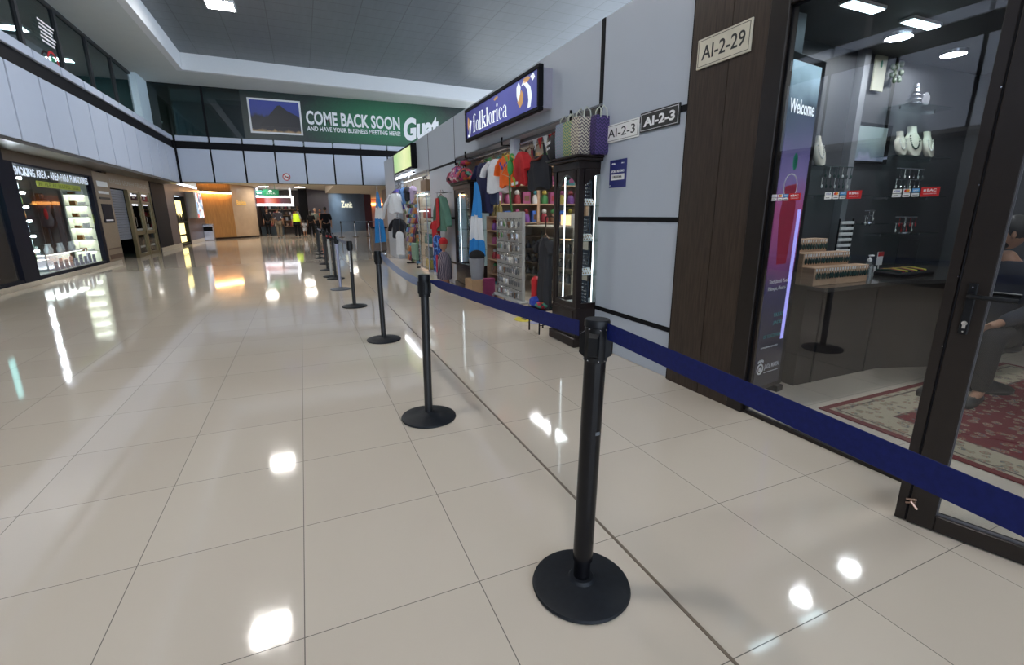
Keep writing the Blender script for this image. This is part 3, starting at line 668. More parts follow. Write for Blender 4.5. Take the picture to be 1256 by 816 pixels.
t = thing('price_card', 'folded white price card on the counter by the gel bottle', 'card', (4.48, 2.5, .795))
MB().box(-.05, .05, -.003, .003, 0, .075).build('card', M_paper, t, local=True)
text('JADE', .05, .02, M_red, t, (4.455, 2.496, .83), FX)
for k, (x, y) in enumerate(((4.0, 2.42), (4.36, 2.6), (5.0, 2.45))):
    t = thing('crystal_cluster', ['clear crystal pieces left of the gel bottle', 'clear crystal pieces behind the gel bottle', 'clear crystal pieces near the bracelet tray'][k], 'crystal', (x, y, .795), 0, 'crystal pieces on the counter')
    for q in range(7):
        a = q*.9; MB().lathe([(.012, 0), (.012, .03), (.0, .05)], (.04*math.cos(a), .04*math.sin(a), 0), 6).build('crystal', G_cab if 0 else mat('crystal', (.8, .85, .85), .1, trans=.5), t, local=True)
# glass shelves on the back wall with busts and small items
def glass_shelf(x0, x1, z, label, d=.26, y=3.0):
    t = thing('glass_shelf', label, 'shelf', ((x0+x1)/2, y, z))
    MB().box(x0, x1, y-d, y, z, z+.008).build('glass', glass_mat('shelf_glass', (.8, .9, .88), 1.5, 1.5) if 'shelf_glass' not in MATS else MATS['shelf_glass'], t)
    MB().box(x0+.04, x0+.055, y-.12, y, z-.02, z).box(x1-.055, x1-.04, y-.12, y, z-.02, z).build('bracket', M_chrome, t)
glass_shelf(3.7, 4.45, 1.70, 'glass wall shelf holding the single pale necklace bust')
glass_shelf(5.05, 5.85, 1.83, 'glass wall shelf holding the three pale necklace busts')
glass_shelf(5.1, 5.75, 2.27, 'top glass wall shelf with the silver tree')
glass_shelf(4.1, 4.7, 1.47, 'glass wall shelf under the dark necklace stand')
glass_shelf(5.15, 5.9, 1.47, 'glass wall shelf under the silver pieces near the door')
glass_shelf(4.62, 5.05, 1.22, 'short glass wall shelf with a silver ornament')
glass_shelf(5.15, 5.9, 1.12, 'lowest glass wall shelf with red bead pieces')
M_linen = mat('linen_bust', (.52, .50, .43), .8, bump=.05)
def bust(x, y, z, s, label, tilt=0):
    t = thing('necklace_bust', label, 'jewellery bust', (x, y, z), tilt)
    half = [(.030, .245), (.030, .20), (.045, .175), (.080, .150), (.092, .115), (.085, .06), (.06, .015), (.0, .0)]
    def ring(k, f, yy): return [(x*s*f, (yy+.035*(z/.245)*1.6-.02)*s, z*s*(1 if f == 1 else .985)+(.003*s if f < 1 else 0)) for x, z in [(q[0], q[1]) for q in half]+[(-q[0], q[1]) for q in half[-2::-1]]]
    MB().loft([ring(0, .86, .022), ring(1, 1, .010), ring(2, 1, -.006), ring(3, .86, -.018)]).build('bust_form', M_linen, t, local=True, sharp=70)
    MB().box(-.03*s, .03*s, .0, .06*s, 0, .01).tube([(0, .02*s, .01), (0, .05*s, .15*s)], .006*s, 6).build('stand', M_plastic, t, local=True)
    n = MB()
    for q in range(17):
        a = PI*q/16; zz = .165*s-.10*s*math.sin(a); n.ball((.052*s*math.cos(a), (-.018*s+.056*zz/.245-.02*s)-.004, zz), .0065*s, 6, 5)
    n.build('necklace', M_pearl if tilt >= 0 else M_jade, t, local=True)
bust(4.05, 2.82, 1.708, 1.0, 'single pale necklace bust on the shelf by the welcome display', .2)
bust(5.2, 2.84, 1.838, .9, 'pale necklace bust on the left of the shelf of three', 0)
bust(5.42, 2.86, 1.838, 1.15, 'tallest pale necklace bust in the middle of the shelf of three', -.15)
bust(5.64, 2.84, 1.838, 1.0, 'pale necklace bust on the right of the shelf of three', .1)
def hanger_rack(x, y, z, label, n, w, h, m):
    t = thing('necklace_rack', label, 'necklace rack', (x, y, z))
    MB().box(-.004, .004, -.004, .004, 0, h).box(-w/2, w/2, -.004, .004, h-.01, h).box(-w/2, w/2, -.004, .004, h*.6-.005, h*.6).cyl((0, 0, 0), .05, .008, 16).build('rack', M_silver, t, local=True)
    for i in range(n):
        px = -w/2+w*(i+.5)/n; zz = h-.01 if i % 2 else h*.6
        MB().tube([(px, -.006, zz), (px-.006, -.008, zz-.05), (px, -.008, zz-.06)], .002, 5).ball((px, -.01, zz-.072), (.010, .006, .016), 8, 6).build('pendant', m if i % 3 else M_pearl, t, local=True)
hanger_rack(4.34, 2.84, 1.478, 'rack of silver pendants behind the middle card stickers', 14, .40, .24, M_jade)
hanger_rack(5.42, 2.84, 1.478, 'rack of silver pendants right of the card stickers', 12, .44, .26, M_chrome)
hanger_rack(4.9, 2.84, 1.228, 'little rack with a silver ornament on the short shelf', 4, .14, .12, M_chrome)
hanger_rack(5.5, 2.84, 1.128, 'low rack with red bead strings near the door', 8, .36, .16, M_red)
t = thing('silver_tree_ornament', 'silver tree ornament on the top glass shelf', 'ornament', (5.3, 2.86, 2.278))
m_ = MB()
for q in range(5): m_.lathe([(.075-.012*q, .02+.035*q), (.02, .05+.035*q)], (0, 0, 0), 14)
m_.build('tree', M_silver, t, local=True)
MB().cyl((0, 0, 0), .03, .02, 14).build('base', M_black, t, local=True)
t = thing('silver_fan_ornament', 'round silver fan ornament beside the silver tree', 'ornament', (5.48, 2.86, 2.278))
MB().lathe([(.0, -.004), (.06, -.004), (.06, .004), (.0, .004)], (0, 0, .075), 20, 'y').build('disc', M_silver, t, local=True)
MB().box(-.02, .02, -.015, .015, 0, .02).build('base', M_black, t, local=True)
# picture in a frame, hanging tag and fish
t = thing('framed_photo', 'framed pale blue photograph hanging on the shop back wall', 'picture', (4.98, 2.985, 1.80))
MB().box(4.72, 5.26, 2.975, 3.0, 1.78, 2.13).build('frame', M_black, t)
MB().box(4.75, 5.19, 2.972, 2.976, 1.80, 2.10).build('photo', ramp_mat('pale_photo', 'Z', [(0, (.12, .12, .25)), (.4, (.35, .36, .50)), (.5, (.2, .25, .3)), (1, (.32, .40, .40))], .3, lo=.0, hi=.34, wob=.25), t)
t = thing('wall_post_card', 'tall cream card with a green pendant hanging on the shop wall', 'card', (4.92, 2.98, 2.40))
MB().box(4.84, 5.0, 2.97, 2.985, 2.40, 2.69).build('card', mat('cream_card', (.55, .55, .42), .6), t)
MB().ball((4.92, 2.965, 2.62), (.018, .006, .03), 10, 6).build('green_pendant', mat('green_stone', (.02, .18, .08), .3), t)
t = thing('leaf_ornament', 'round green leaf ornament hanging beside the cream card', 'ornament', (5.13, 2.96, 2.46))
m_ = MB()
for q in range(14):
    a = q*.45*2; r = .10*random.uniform(.3, 1); m_.ball((5.13+r*math.cos(a), 2.95, 2.575+r*math.sin(a)), (.035, .012, .025), 8, 6)
m_.build('leaves', mat('dull_green_leaf', (.06, .10, .05), .5), t)
MB().tube([(5.13, 2.96, 2.6), (5.13, 2.97, 2.70)], .002, 5).build('cord', M_black, t)
struct('trim_16', MB().box(4.62, 4.70, 2.93, 3.0, 0, 2.7), mat('pale_post', (.18, .19, .21), .5))
struct('wall_shop_pillar', B(2.79, 3.42, 2.62, 2.99, 0, 2.69), mat('blue_grey_concrete', (.20, .235, .27), .5, var=.3, scale=6))
# ------------------------------------------------------------------ blue lightbox sign
M_sign = ramp_mat('blue_violet_print', 'Y', [(0, (.06, .07, .30)), (.5, (.10, .11, .40)), (1, (.05, .05, .22))], .35, lo=-1.3, hi=1.3, wob=.5, emit=.22)
M_lit = mat('lit_letters', (.75, .80, .82), .5, emit=.35)
M_gold = mat('ochre_print', (.60, .33, .12), .5, emit=.2)
t = thing('shop_sign', 'long blue lightbox sign reading folklorica above the souvenir shop', 'shop sign', (2.56, 6.62, 2.52))
MB().box(2.53, 2.66, 5.30, 7.96, 2.53, 2.955).build('sign_box', mat('lilac_grey_metal', (.32, .31, .38), .4), t)
f = MB()
for a in ((7.99, 5.27, 2.50, 2.545), (7.99, 5.27, 2.94, 2.985), (7.99, 7.94, 2.545, 2.94), (5.32, 5.27, 2.545, 2.94)): f.rbox(2.48, 2.54, a[1], a[0], a[2], a[3], .005)
f.build('frame', M_black, t)
fc = MB().box(2.495, 2.53, 5.31, 7.95, 2.535, 2.95).build('lit_face', M_sign, t)
def slab_word(word, y, z, widths, hh, parent, x=2.494):
    """condensed serif lettering"""
    m = MB(); t_ = .0012
    def stem(a, z0, z1, w=.042): m.box(x-t_, x, y-a-w, y-a, z0, z1)
    def hair(a, b, z0, w=.008): m.box(x-t_, x, y-b, y-a, z0, z0+w)
    def arc(ca, cz, ra, rz, a0, a1, thick=.036, thin=.010):
        P = []; n = 18
        out = []; inn = []
        for i in range(n+1):
            an = a0+(a1-a0)*i/n; w = thin+(thick-thin)*abs(math.cos(an))
            out.append((y-(ca+ra*math.cos(an)), cz+rz*math.sin(an))); inn.append((y-(ca+(ra-w)*math.cos(an)), cz+(rz-thin)*math.sin(an)))
        vs = [(x-t_, *p) for p in out]+[(x-t_, *p) for p in inn]+[(x, *p) for p in out]+[(x, *p) for p in inn]; N = n+1
        fs = []
        for i in range(n): fs += [(i, i+1, N+i+1, N+i), (2*N+i+1, 2*N+i, 3*N+i, 3*N+i+1), (i+1, i, 2*N+i, 2*N+i+1), (N+i, N+i+1, 3*N+i+1, 3*N+i)]
        m.add(vs, fs)
    xh = hh*.62; a = 0
    for ch, w in zip(word, widths):
        if ch == 'f': stem(a+.03, z, z+hh*.9); hair(a, a+.105, z); hair(a, a+.115, z+xh-.008); arc(a+.085, z+hh*.88, .055, .035, PI*.1, PI, .03)
        if ch == 'o': arc(a+w*.45, z+xh/2, w*.42, xh/2, 0, 2*PI)
        if ch == 'l': stem(a+.02, z, z+hh); hair(a, a+.085, z); hair(a, a+.05, z+hh-.01)
        if ch == 'k':
            stem(a+.02, z, z+hh); hair(a, a+.085, z); hair(a, a+.05, z+hh-.01); hair(a+.1, a+.19, z); hair(a+.1, a+.185, z+xh-.008)
            for p, q in (((a+.06, z+xh*.4), (a+.15, z+xh)), ((a+.08, z+xh*.55), (a+.17, z))):
                w_ = .012 if q[1] > z+.01 else .036
                m.add([(x-t_, y-p[0], p[1]), (x-t_, y-p[0]-w_, p[1]), (x-t_, y-q[0]-w_, q[1]), (x-t_, y-q[0], q[1]), (x, y-p[0], p[1]), (x, y-p[0]-w_, p[1]), (x, y-q[0]-w_, q[1]), (x, y-q[0], q[1])], [(0,1,2,3),(3,2,1,0),(7,6,5,4),(0,4,5,1),(1,5,6,2),(2,6,7,3),(3,7,4,0)])
        if ch == 'r': stem(a+.02, z, z+xh); hair(a, a+.085, z); hair(a, a+.03, z+xh-.01); m.ball((x, y-a-.105, z+xh-.022), (.002, .022, .018), 8, 6); arc(a+.08, z+xh*.8, .04, xh*.18, PI*.2, PI, .02)
        if ch == 'i': stem(a+.02, z, z+xh); hair(a, a+.085, z); hair(a, a+.03, z+xh-.01); m.ball((x, y-a-.04, z+hh*.82), (.002, .026, .024), 10, 6)
        if ch == 'c': arc(a+w*.45, z+xh/2, w*.42, xh/2, PI*.25, PI*1.75); m.ball((x, y-a-w*.75, z+xh*.75), (.002, .02, .018), 8, 6)
        if ch == 'a': stem(a+w*.55, z, z+xh*.82); hair(a+w*.55, a+w*.95, z); arc(a+w*.42, z+xh*.8, w*.3, xh*.2, 0, PI, .03); arc(a+w*.36, z+xh*.27, w*.32, xh*.27, PI*.35, PI*1.75, .034)
        a += w
    return m.build('lettering', M_lit, parent)
slab_word('folklorica', 7.62, 2.60, (.13, .16, .10, .20, .10, .16, .135, .10, .145, .16), .25, fc)
def blob(pts, m, name='painted_stroke', parent=fc):
    return MB().prism([(y, z) for y, z in pts], 'x', 2.4925, 2.4945).build(name, m, parent)
blob([(5.78, 2.86), (5.70, 2.86), (5.60, 2.78), (5.57, 2.66), (5.60, 2.58), (5.52, 2.58), (5.48, 2.70), (5.52, 2.80), (5.62, 2.87), (5.72, 2.90)], M_lit)
blob([(5.86, 2.92), (5.80, 2.85), (5.83, 2.74), (5.88, 2.70), (5.92, 2.78), (5.92, 2.87)], M_lit)
blob([(5.90, 2.70), (5.82, 2.62), (5.74, 2.66), (5.72, 2.76), (5.78, 2.82), (5.84, 2.74)], M_gold)
blob([(5.72, 2.92), (5.60, 2.93), (5.52, 2.90), (5.60, 2.87), (5.70, 2.87)], M_gold)
blob([(5.52, 2.91), (5.44, 2.93), (5.40, 2.88), (5.46, 2.85)], M_lit)
blob([(6.72, 2.90), (6.58, 2.92), (6.55, 2.89), (6.68, 2.87)], M_gold)
blob([(7.86, 2.86), (7.80, 2.82), (7.80, 2.72), (7.86, 2.66), (7.88, 2.76)], M_gold)
blob([(7.80, 2.72), (7.74, 2.80), (7.68, 2.78), (7.72, 2.70), (7.76, 2.60), (7.82, 2.56), (7.80, 2.66)], M_lit)
blob([(7.88, 2.60), (7.80, 2.58), (7.80, 2.56), (7.88, 2.56)], M_lit)

sg = t
for ch in sg.children: pass
sg.location = (2.56, 6.62*.94+.01, 2.52-.075); sg.scale = (1, .94, .95)
# ------------------------------------------------------------------ shop shell
M_beige = mat('beige_shop_wall', (.46, .42, .36), .6, var=.05)
struct('wall_souvenir_back', B(6.5, 6.6, 3.1, 16.5, 0, 3.0), M_beige)
struct('wall_souvenir_near', B(2.88, 6.5, 3.1, 3.2, 0, 3.0), M_beige)
struct('wall_souvenir_far', B(2.88, 6.5, 8.75, 8.85, 0, 3.0), M_beige)
struct('wall_kiosk_divider', B(2.88, 6.5, 14.6, 14.7, 0, 3.0), M_beige)
M_sl = mat('shop_ceiling_lamp', (1, 1, 1), .5, emit=11, ecol=(.96, .98, 1), var=0)
for k, (x, y) in enumerate(((3.9, 5.1), (3.9, 7.3), (5.5, 5.1), (5.5, 7.3), (3.7, 11.6), (3.7, 13.6))):
    t = thing('shop_ceiling_light', ['white strip light behind the black tank top', 'white strip light behind the navy shirt', 'white strip light deep in the souvenir shop, nearer the baskets', 'white strip light deep in the souvenir shop, nearer the flag', 'white strip light in the second shop near its glass case', 'white strip light in the second shop above the white shirts'][k], 'ceiling light', (x, y, 2.62), 0)
    MB().box(-.12, .12, -.6, .6, 0, .05).box(-.01, .01, -.5, -.48, .05, .42).box(-.01, .01, .48, .5, .05, .42).build('housing', lamp_frame, t, local=True)
    MB().box(-.1, .1, -.58, .58, -.012, 0).build('diffuser', M_sl, t, local=True)
struct('ceiling_souvenir_shop', B(2.9, 6.6, 3.1, 16.5, 3.02, 3.08), M_soffit)

# ------------------------------------------------------------------ dark display cabinets
def cabinet(loc, rz, W, D, Hh, label, glowc):
    """front looks along local -y"""
    t = thing('display_cabinet', label, 'display cabinet', loc, rz)
    MB().rbox(-.02, W+.02, -.03, D+.02, 0, .10, .01).rbox(.0, W, 0, D, .10, .16, .005).build('plinth', M_darkwood, t, local=True)
    MB().rbox(0, W, 0, D, .16, .40, .004).box(.05, W-.05, -.008, 0, .19, .37).build('base_box', M_darkwood, t, local=True)
    p = .05; c = MB()
    for x in (0, W-p):
        for y in (0, D-p): c.rbox(x, x+p, y, y+p, .40, Hh-.1, .003)
    c.box(p, W-p, D-.012, D, .4, Hh-.1)
    c.build('corner_posts', M_darkwood, t, local=True)
    cr = MB().rbox(-.01, W+.01, -.01, D+.01, Hh-.12, Hh-.05, .004).rbox(-.05, W+.05, -.05, D+.03, Hh-.05, Hh-.02, .008).rbox(-.07, W+.07, -.07, D+.03, Hh-.02, Hh, .008)
    cr.build('cornice', M_darkwood, t, local=True)
    # arched door rails, front and the side faces
    def arch(axis, a0, a1, k, k2):
        n = 10; zt = Hh-.12; pts = [(a0, zt), (a0, zt-.16)]
        for i in range(n+1):
            q = i/n; pts.append((a0+(a1-a0)*q, zt-.16+.12*math.sin(PI*q)))
        pts += [(a1, zt)]
        return pts
    d = MB(); d.prism(arch('x', p, W-p, 0, 0), 'y', .005, .03); d.box(p, W-p, .005, .03, .40, .45); d.box(p, p+.03, .005, .03, .45, Hh-.12).box(W-p-.03, W-p, .005, .03, .45, Hh-.12)
    dd = d.build('door', M_darkwood, t, local=True)
    B(p+.03, W-p-.03, .014, .018, .45, Hh-.16).build('door_glass', G_cab, dd, local=True)
    MB().ball((W-p-.015, -.004, .95), .011, 10, 6).build('knob', M_chrome, dd, local=True)
    for sx, nm in ((0, 'side_frame'), (W-.025, 'side_frame')):
        d = MB(); d.prism(arch('y', p, D-p, 0, 0), 'x', sx+.002, sx+.023); d.box(sx+.002, sx+.023, p, D-p, .40, .45).box(sx+.002, sx+.023, p-.005, p+.012, .40, Hh-.12).box(sx+.002, sx+.023, D-p-.012, D-p+.005, .40, Hh-.12)
        q = d.build(nm, M_darkwood, t, local=True)
        B(sx+.010, sx+.014, p, D-p, .45, Hh-.16).build('side_glass', G_cab, q, local=True)
    for z in (.72, 1.06, 1.40):
        if z < Hh-.3: MB().box(p*.6, W-p*.6, .04, D-.02, z, z+.008).build('glass_shelf', MATS['shelf_glass'], t, local=True)
    MB().box(.06, W-.06, .045, D-.02, .402, .41).box(.06, W-.06, D-.025, D-.014, .41, Hh-.13).build('white_lining', mat('white_lining', (.7, .72, .74), .5), t, local=True)
    for x, y in ((.065, .09), (W-.075, .22)): MB().box(x, x+.007, y, y+.007, .45, Hh-.16).build('light_strip', glowc, t, local=True)
    MB().box(.08, W-.08, D*.4, D*.4+.03, Hh-.135, Hh-.122).build('light_strip', glowc, t, local=True)
    return t
M_glow = mat('cool_light_strip', (1, 1, 1), .5, emit=3, ecol=(.85, .94, 1), var=0)
cabinet((2.435, 4.50, 0), -PI/2, .50, .50, 1.86, 'tall dark arched glass cabinet at the corner of the grey wall', M_glow)
cabinet((2.62, 8.70, 0), -PI/2, .94, .40, 1.88, 'dark lit cabinet with coloured bags on top, beside the hanging flag', M_glow)
# contents of the near cabinet
def on_shelf(x, y, z, label, kind):
    if kind == 'tray':
        t = thing('jewellery_tray', label, 'tray', (x, y, z)); MB().add(*(lambda: ([(-.10,-.05,0),(.10,-.05,0),(.10,.05,.08),(-.10,.05,.08),(-.10,-.05,-.0001-0+.0),(.10,-.05,.0),(.10,.05,0),(-.10,.05,0)], [(0,1,2,3),(7,6,5,4),(0,4,5,1),(1,5,6,2),(2,6,7,3),(3,7,4,0)]))()).build('wedge', M_paper, t, local=True)
        m = MB()
        for i in range(4):
            for j in range(3): m.ball((-.075+.05*i, -.03+.03*j, .022+.022*j), (.014, .010, .010), 6, 5)
        m.build('stones', mat('amber_stones', (.35, .22, .08), .3), t, local=True)
    if kind == 'plaque':
        t = thing('jewellery_display', label, 'display', (x, y, z)); MB().box(-.08, .08, -.006, .006, 0, .24).box(-.05, .05, -.03, .03, 0, .006).build('board', mat('navy_velvet', (.02, .03, .05), .9), t, local=True)
        m = MB(); 
        for i in range(5):
            for j in range(6): m.ball((-.06+.03*i, -.010, .03+.035*j), (.008, .005, .010), 6, 5)
        m.build('silver_pieces', M_chrome, t, local=True)
    if kind == 'bust': bust(x, y, z, .95, label, -PI/2)
    t.rotation_euler = (0, 0, -PI/2) if kind != 'bust' else (0, 0, 0)
    return t
for z, k, lb in ((1.408, 'plaque', 'silver piece board on the top shelf of the near cabinet'), (1.068, 'plaque', 'dark board of silver pieces on the second shelf of the near cabinet'), (.728, 'plaque', 'board of silver pieces on the lower shelf of the near cabinet'), (.411, 'plaque', 'blue mirror board on the floor of the near cabinet')):
    on_shelf(2.66, 4.22, z, lb, k)
for z, lb in ((1.068, 'white tray of amber stones at the right of the second shelf'), (.728, 'white tray of stones at the right of the lower shelf'), (1.408, 'white tray of stones at the right of the top shelf')):
    t = on_shelf(2.60, 4.09, z, lb, 'tray'); t.rotation_euler = (0, 0, 0); t.scale = (.6, .6, .8)
for z, lb in ((1.408, 'silver board on the top shelf of the far lit cabinet'), (1.068, 'silver board on the middle shelf of the far lit cabinet'), (.728, 'silver board on the low shelf of the far lit cabinet'), (.411, 'silver board on the floor of the far lit cabinet')):
    on_shelf(2.78, 8.3, z, lb, 'plaque')

# woven baskets and bags on the near cabinet
def woven(name, c1, c2, kind='z'):
    m = bpy.data.materials.new(name); m.use_nodes = True; nt = m.node_tree; b = nt.nodes['Principled BSDF']; N = nt.nodes.new; L = nt.links.new
    tc = N('ShaderNodeTexCoord'); sp = N('ShaderNodeSeparateXYZ'); L(tc.outputs['Object'], sp.inputs[0])
    s_ = N('ShaderNodeMath'); s_.operation = 'ADD'; L(sp.outputs[0], s_.inputs[0]); L(sp.outputs[1], s_.inputs[1])
    pp = N('ShaderNodeMath'); pp.operation = 'PINGPONG'; L(s_.outputs[0], pp.inputs[0]); pp.inputs[1].default_value = .022
    ad = N('ShaderNodeMath'); ad.operation = 'ADD'; L(pp.outputs[0], ad.inputs[0]); L(sp.outputs[2], ad.inputs[1])
    dv = N('ShaderNodeMath'); dv.operation = 'MODULO'; L(ad.outputs[0], dv.inputs[0]); dv.inputs[1].default_value = .028
    gt = N('ShaderNodeMath'); gt.operation = 'GREATER_THAN'; L(dv.outputs[0], gt.inputs[0]); gt.inputs[1].default_value = .014
    mx = N('ShaderNodeMix'); mx.data_type = 'RGBA'; L(gt.outputs[0], mx.inputs[0]); mx.inputs[6].default_value = c1+(1,); mx.inputs[7].default_value = c2+(1,)
    L(mx.outputs[2], b.inputs['Base Color']); b.inputs['Roughness'].default_value = .45
    return m
def basket(x, y, z, w, d, h, m, label, rz=0):
    t = thing('woven_basket', label, 'basket', (x, y, z), rz)
    o = [(-w/2,-d/2),(w/2,-d/2),(w/2,d/2),(-w/2,d/2)]
    k = MB()
    def ring(i, zz): return [(-w/2+i,-d/2+i,zz),(w/2-i,-d/2+i,zz),(w/2-i,d/2-i,zz),(-w/2+i,d/2-i,zz)]
    k.loft([ring(.012, 0), ring(0, .02), ring(-.006, h*.6), ring(0, h), ring(.008, h), ring(.012, h-.01), ring(.012, .03)])
    k.build('basket_body', m, t, local=True)
    for s_ in (-1, 1):
        MB().tube([(-w*.22, s_*d/2, h-.02), (-w*.2, s_*d*.45, h+.05), (0, s_*d*.35, h+.085), (w*.2, s_*d*.45, h+.05), (w*.22, s_*d/2, h-.02)], .006, 6).build('handle', mat('clear_handle', (.5, .52, .45), .3), t, local=True)
Z1 = 1.862
basket(2.52, 4.40, Z1, .17, .16, .33, woven('woven_lilac_grey', (.30, .25, .38), (.16, .28, .30)), 'lilac and grey woven basket, leftmost on the near cabinet')
basket(2.50, 4.215, Z1, .17, .15, .32, woven('woven_green_gold', (.42, .40, .16), (.05, .20, .15)), 'green and gold zigzag woven basket on the near cabinet')
basket(2.49, 4.05, Z1, .17, .14, .33, woven('woven_cream_black', (.62, .58, .45), (.10, .07, .10)), 'cream and dark zigzag woven basket on the near cabinet')
basket(2.60, 3.925, Z1-.0, .16, .09, .33, woven('woven_purple_navy', (.09, .05, .19), (.02, .02, .08)), 'purple and navy woven basket, rightmost on the near cabinet')
t = thing('round_backpack', 'black rounded backpack with pale lettering leaning by the baskets', 'backpack', (2.50, 4.60, Z1-.0))
MB().ball((2.47, 4.60, Z1+.13), (.055, .085, .13), 18, 12).build('bag_body', mat('black_fabric', (.015, .014, .016), .7, var=.3, scale=40), t)
MB().tube([(2.47, 4.54, Z1+.20), (2.47, 4.56, Z1+.28), (2.47, 4.62, Z1+.28), (2.47, 4.65, Z1+.20)], .008, 6).build('strap', mat('maroon_strap', (.12, .02, .02), .6), t)
text('GUATEMALA', .10, .03, M_letter, t, (2.413, 4.65, Z1+.15), (0, -1, .15), off=.01)
text('MAYA', .07, .025, M_letter, t, (2.416, 4.635, Z1+.105), (0, -1, .15), off=.01)
# coloured bags on the far cabinet
pr1 = print_mat('red_woven_print', [(.30, .02, .03), (.45, .12, .02), (.02, .02, .02), (.05, .20, .14), (.35, .02, .10)], 22)
pr2 = print_mat('pink_woven_print', [(.42, .10, .22), (.55, .45, .45), (.10, .04, .18), (.35, .04, .08)], 26)
pr3 = print_mat('rose_black_print', [(.35, .05, .10), (.03, .02, .03), (.45, .15, .20), (.20, .03, .06)], 24)
def softbag(x, y, z, r, m, label):
    t = thing('woven_bag', label, 'bag', (x, y, z))
    rings = []
    for h, s_ in ((0, .8), (.04, 1), (r[2]*.5, 1.05), (r[2]*.85, .8), (r[2], .35)):
        rings.append([(r[0]*s_*math.cos(a)*(1+.05*math.sin(3*a)), r[1]*s_*math.sin(a), h) for a in [2*PI*i/16 for i in range(16)]])
    MB().loft(rings).build('bag_body', m, t, local=True)
    MB().tube([(0, -r[1]*.4, r[2]*.9), (-.02, -r[1]*.2, r[2]*1.2), (-.02, r[1]*.2, r[2]*1.2), (0, r[1]*.4, r[2]*.9)], .008, 6).build('handle', M_black, t, local=True)
    MB().rbox(-r[0]*1.1, -r[0]*.9, -r[1]*.4, r[1]*.4, r[2]*.15, r[2]*.45, .01).build('pocket', m, t, local=True)
softbag(2.66, 8.80, 1.882, (.12, .17, .22), pr3, 'rose and black woven bag, leftmost on top of the far cabinet')
softbag(2.66, 8.52, 1.882, (.13, .17, .28), pr2, 'pink and white woven bag in the middle of the far cabinet top')
softbag(2.68, 8.18, 1.882, (.13, .20, .22), pr1, 'red and green woven bag at the right of the far cabinet top')
t = thing('woven_bag', 'folded red bag lying above the right one on the far cabinet', 'bag', (2.68, 8.19, 2.135)); MB().ball((0, 0, .05), (.11, .18, .05), 14, 8).build('bag_body', pr1, t, local=True)

# ------------------------------------------------------------------ clothes on the rail
rail = MB().tube([(2.78, 4.55, 2.235), (2.78, 8.5, 2.235)], .012, 8)
for y in (4.7, 6.5, 8.3): rail.tube([(2.78, y, 2.235), (2.80, y, 2.31)], .008, 6)
tag(rail.build('clothes_rail', M_silver), 'thin metal clothes rail under the fascia of the souvenir shop', 'rail')
def fold(a, k, amp): return amp*math.sin(a*k)
def shirt(loc, rz, w, h, m, label, cat='shirt', sleeve=.2, strap=False, second=None, hem=None):
    """hangs from its hanger hook at loc, front along local -y"""
    t = thing('hanging_'+cat.replace(' ', '_'), label, cat, loc, rz)
    g = MB(); n = 28
    prof = [(-.085, .26, .028), (-.13, .42, .05), (-.20, .49, .065), (-h*.5, .46, .06), (-h*.8, .5, .062), (-h, .53, .055)] if not strap else \
           [(-.20, .30, .035), (-.26, .40, .05), (-.34, .46, .06), (-h*.6, .46, .06), (-h*.85, .49, .06), (-h, .5, .055)]
    R = []
    for z, ww, d in prof:
        R.append([(ww*w*math.cos(a), (d*math.sin(a))*(1+.25*math.sin(5*a+z*9))+.008*math.sin(9*a), z+(.02*math.sin(4*a) if z == -h else 0)) for a in [2*PI*i/n for i in range(n)]])
    g.loft(R)
    if strap:
        for s_ in (-1, 1): g.tube([(s_*w*.24, 0, -.22), (s_*w*.22, -.01, -.12), (s_*w*.18, 0, -.06)], .018, 8, flat=.4)
    elif sleeve:
        for s_ in (-1, 1):
            g.tube([(s_*w*.36, 0, -.13), (s_*(w*.5+sleeve*.25), 0, -.13-sleeve*.45), (s_*(w*.52+sleeve*.45), 0, -.13-sleeve)], .07, 12, radii=[.06, .068, .062], flat=.55)
    g.build('garment', m, t, local=True)
    MB().tube([(-w*.36, 0, -.10), (0, 0, -.045), (w*.36, 0, -.10)], .008, 6).tube([(0, 0, -.045), (0, 0, -.01), (.012, 0, .015), (0, 0, .028), (-.014, 0, .015)], .003, 6).build('hanger', mat('hanger_brown', (.20, .12, .07), .5), t, local=True)
    if second: second(t)
    return t
M_navyc = mat('navy_cotton', (.010, .012, .06), .85, var=.2); M_wc = mat('white_cotton', (.68, .70, .74), .85, var=.06)
M_orc = mat('orange_cotton', (.80, .13, .01), .8, var=.1); M_redc = mat('red_cotton', (.45, .01, .015), .8, var=.15); M_bkc = mat('black_cotton', (.010, .012, .02), .85, var=.2)
M_brc = mat('dark_red_brown_cotton', (.16, .025, .012), .85, var=.2)
RXA = -PI/2   # front faces the hall
shirt((2.76, 7.46, 2.21), RXA+.1, .54, .85, M_navyc, 'long navy shirt hanging nearest the flag', sleeve=.40)
shirt((2.80, 7.12, 2.21), RXA-.3, .26, .72, mat('dark_blue_denim', (.015, .025, .07), .85), 'dark blue top hanging just behind the navy shirt', sleeve=0)
def emb(t):
    for i in range(5):
        MB().ball((-.10+.05*i, -.062-.012*(2-abs(i-2)), -.19-.03*(2-abs(i-2))), (.026, .010, .024), 8, 6).build('embroidery', [mat('blue_thread', (.06, .06, .40), .6), mat('purple_thread', (.22, .05, .30), .6)][i % 2], t, local=True)
shirt((2.77, 6.86, 2.21), RXA+.5, .44, .56, M_wc, 'white t-shirt hanging left of the orange top')
shirt((2.74, 6.45, 2.21), RXA+.1, .42, .50, M_orc, 'orange embroidered top hanging on the shop rail', second=emb)
def dots(t): MB().box(-.14, .14, -.085, -.07, -.50, -.46).build('white_hem', M_wc, t, local=True)
shirt((2.76, 6.06, 2.21), RXA-.15, .56, .50, M_redc, 'red top with a white hem hanging behind the parrot', second=dots)
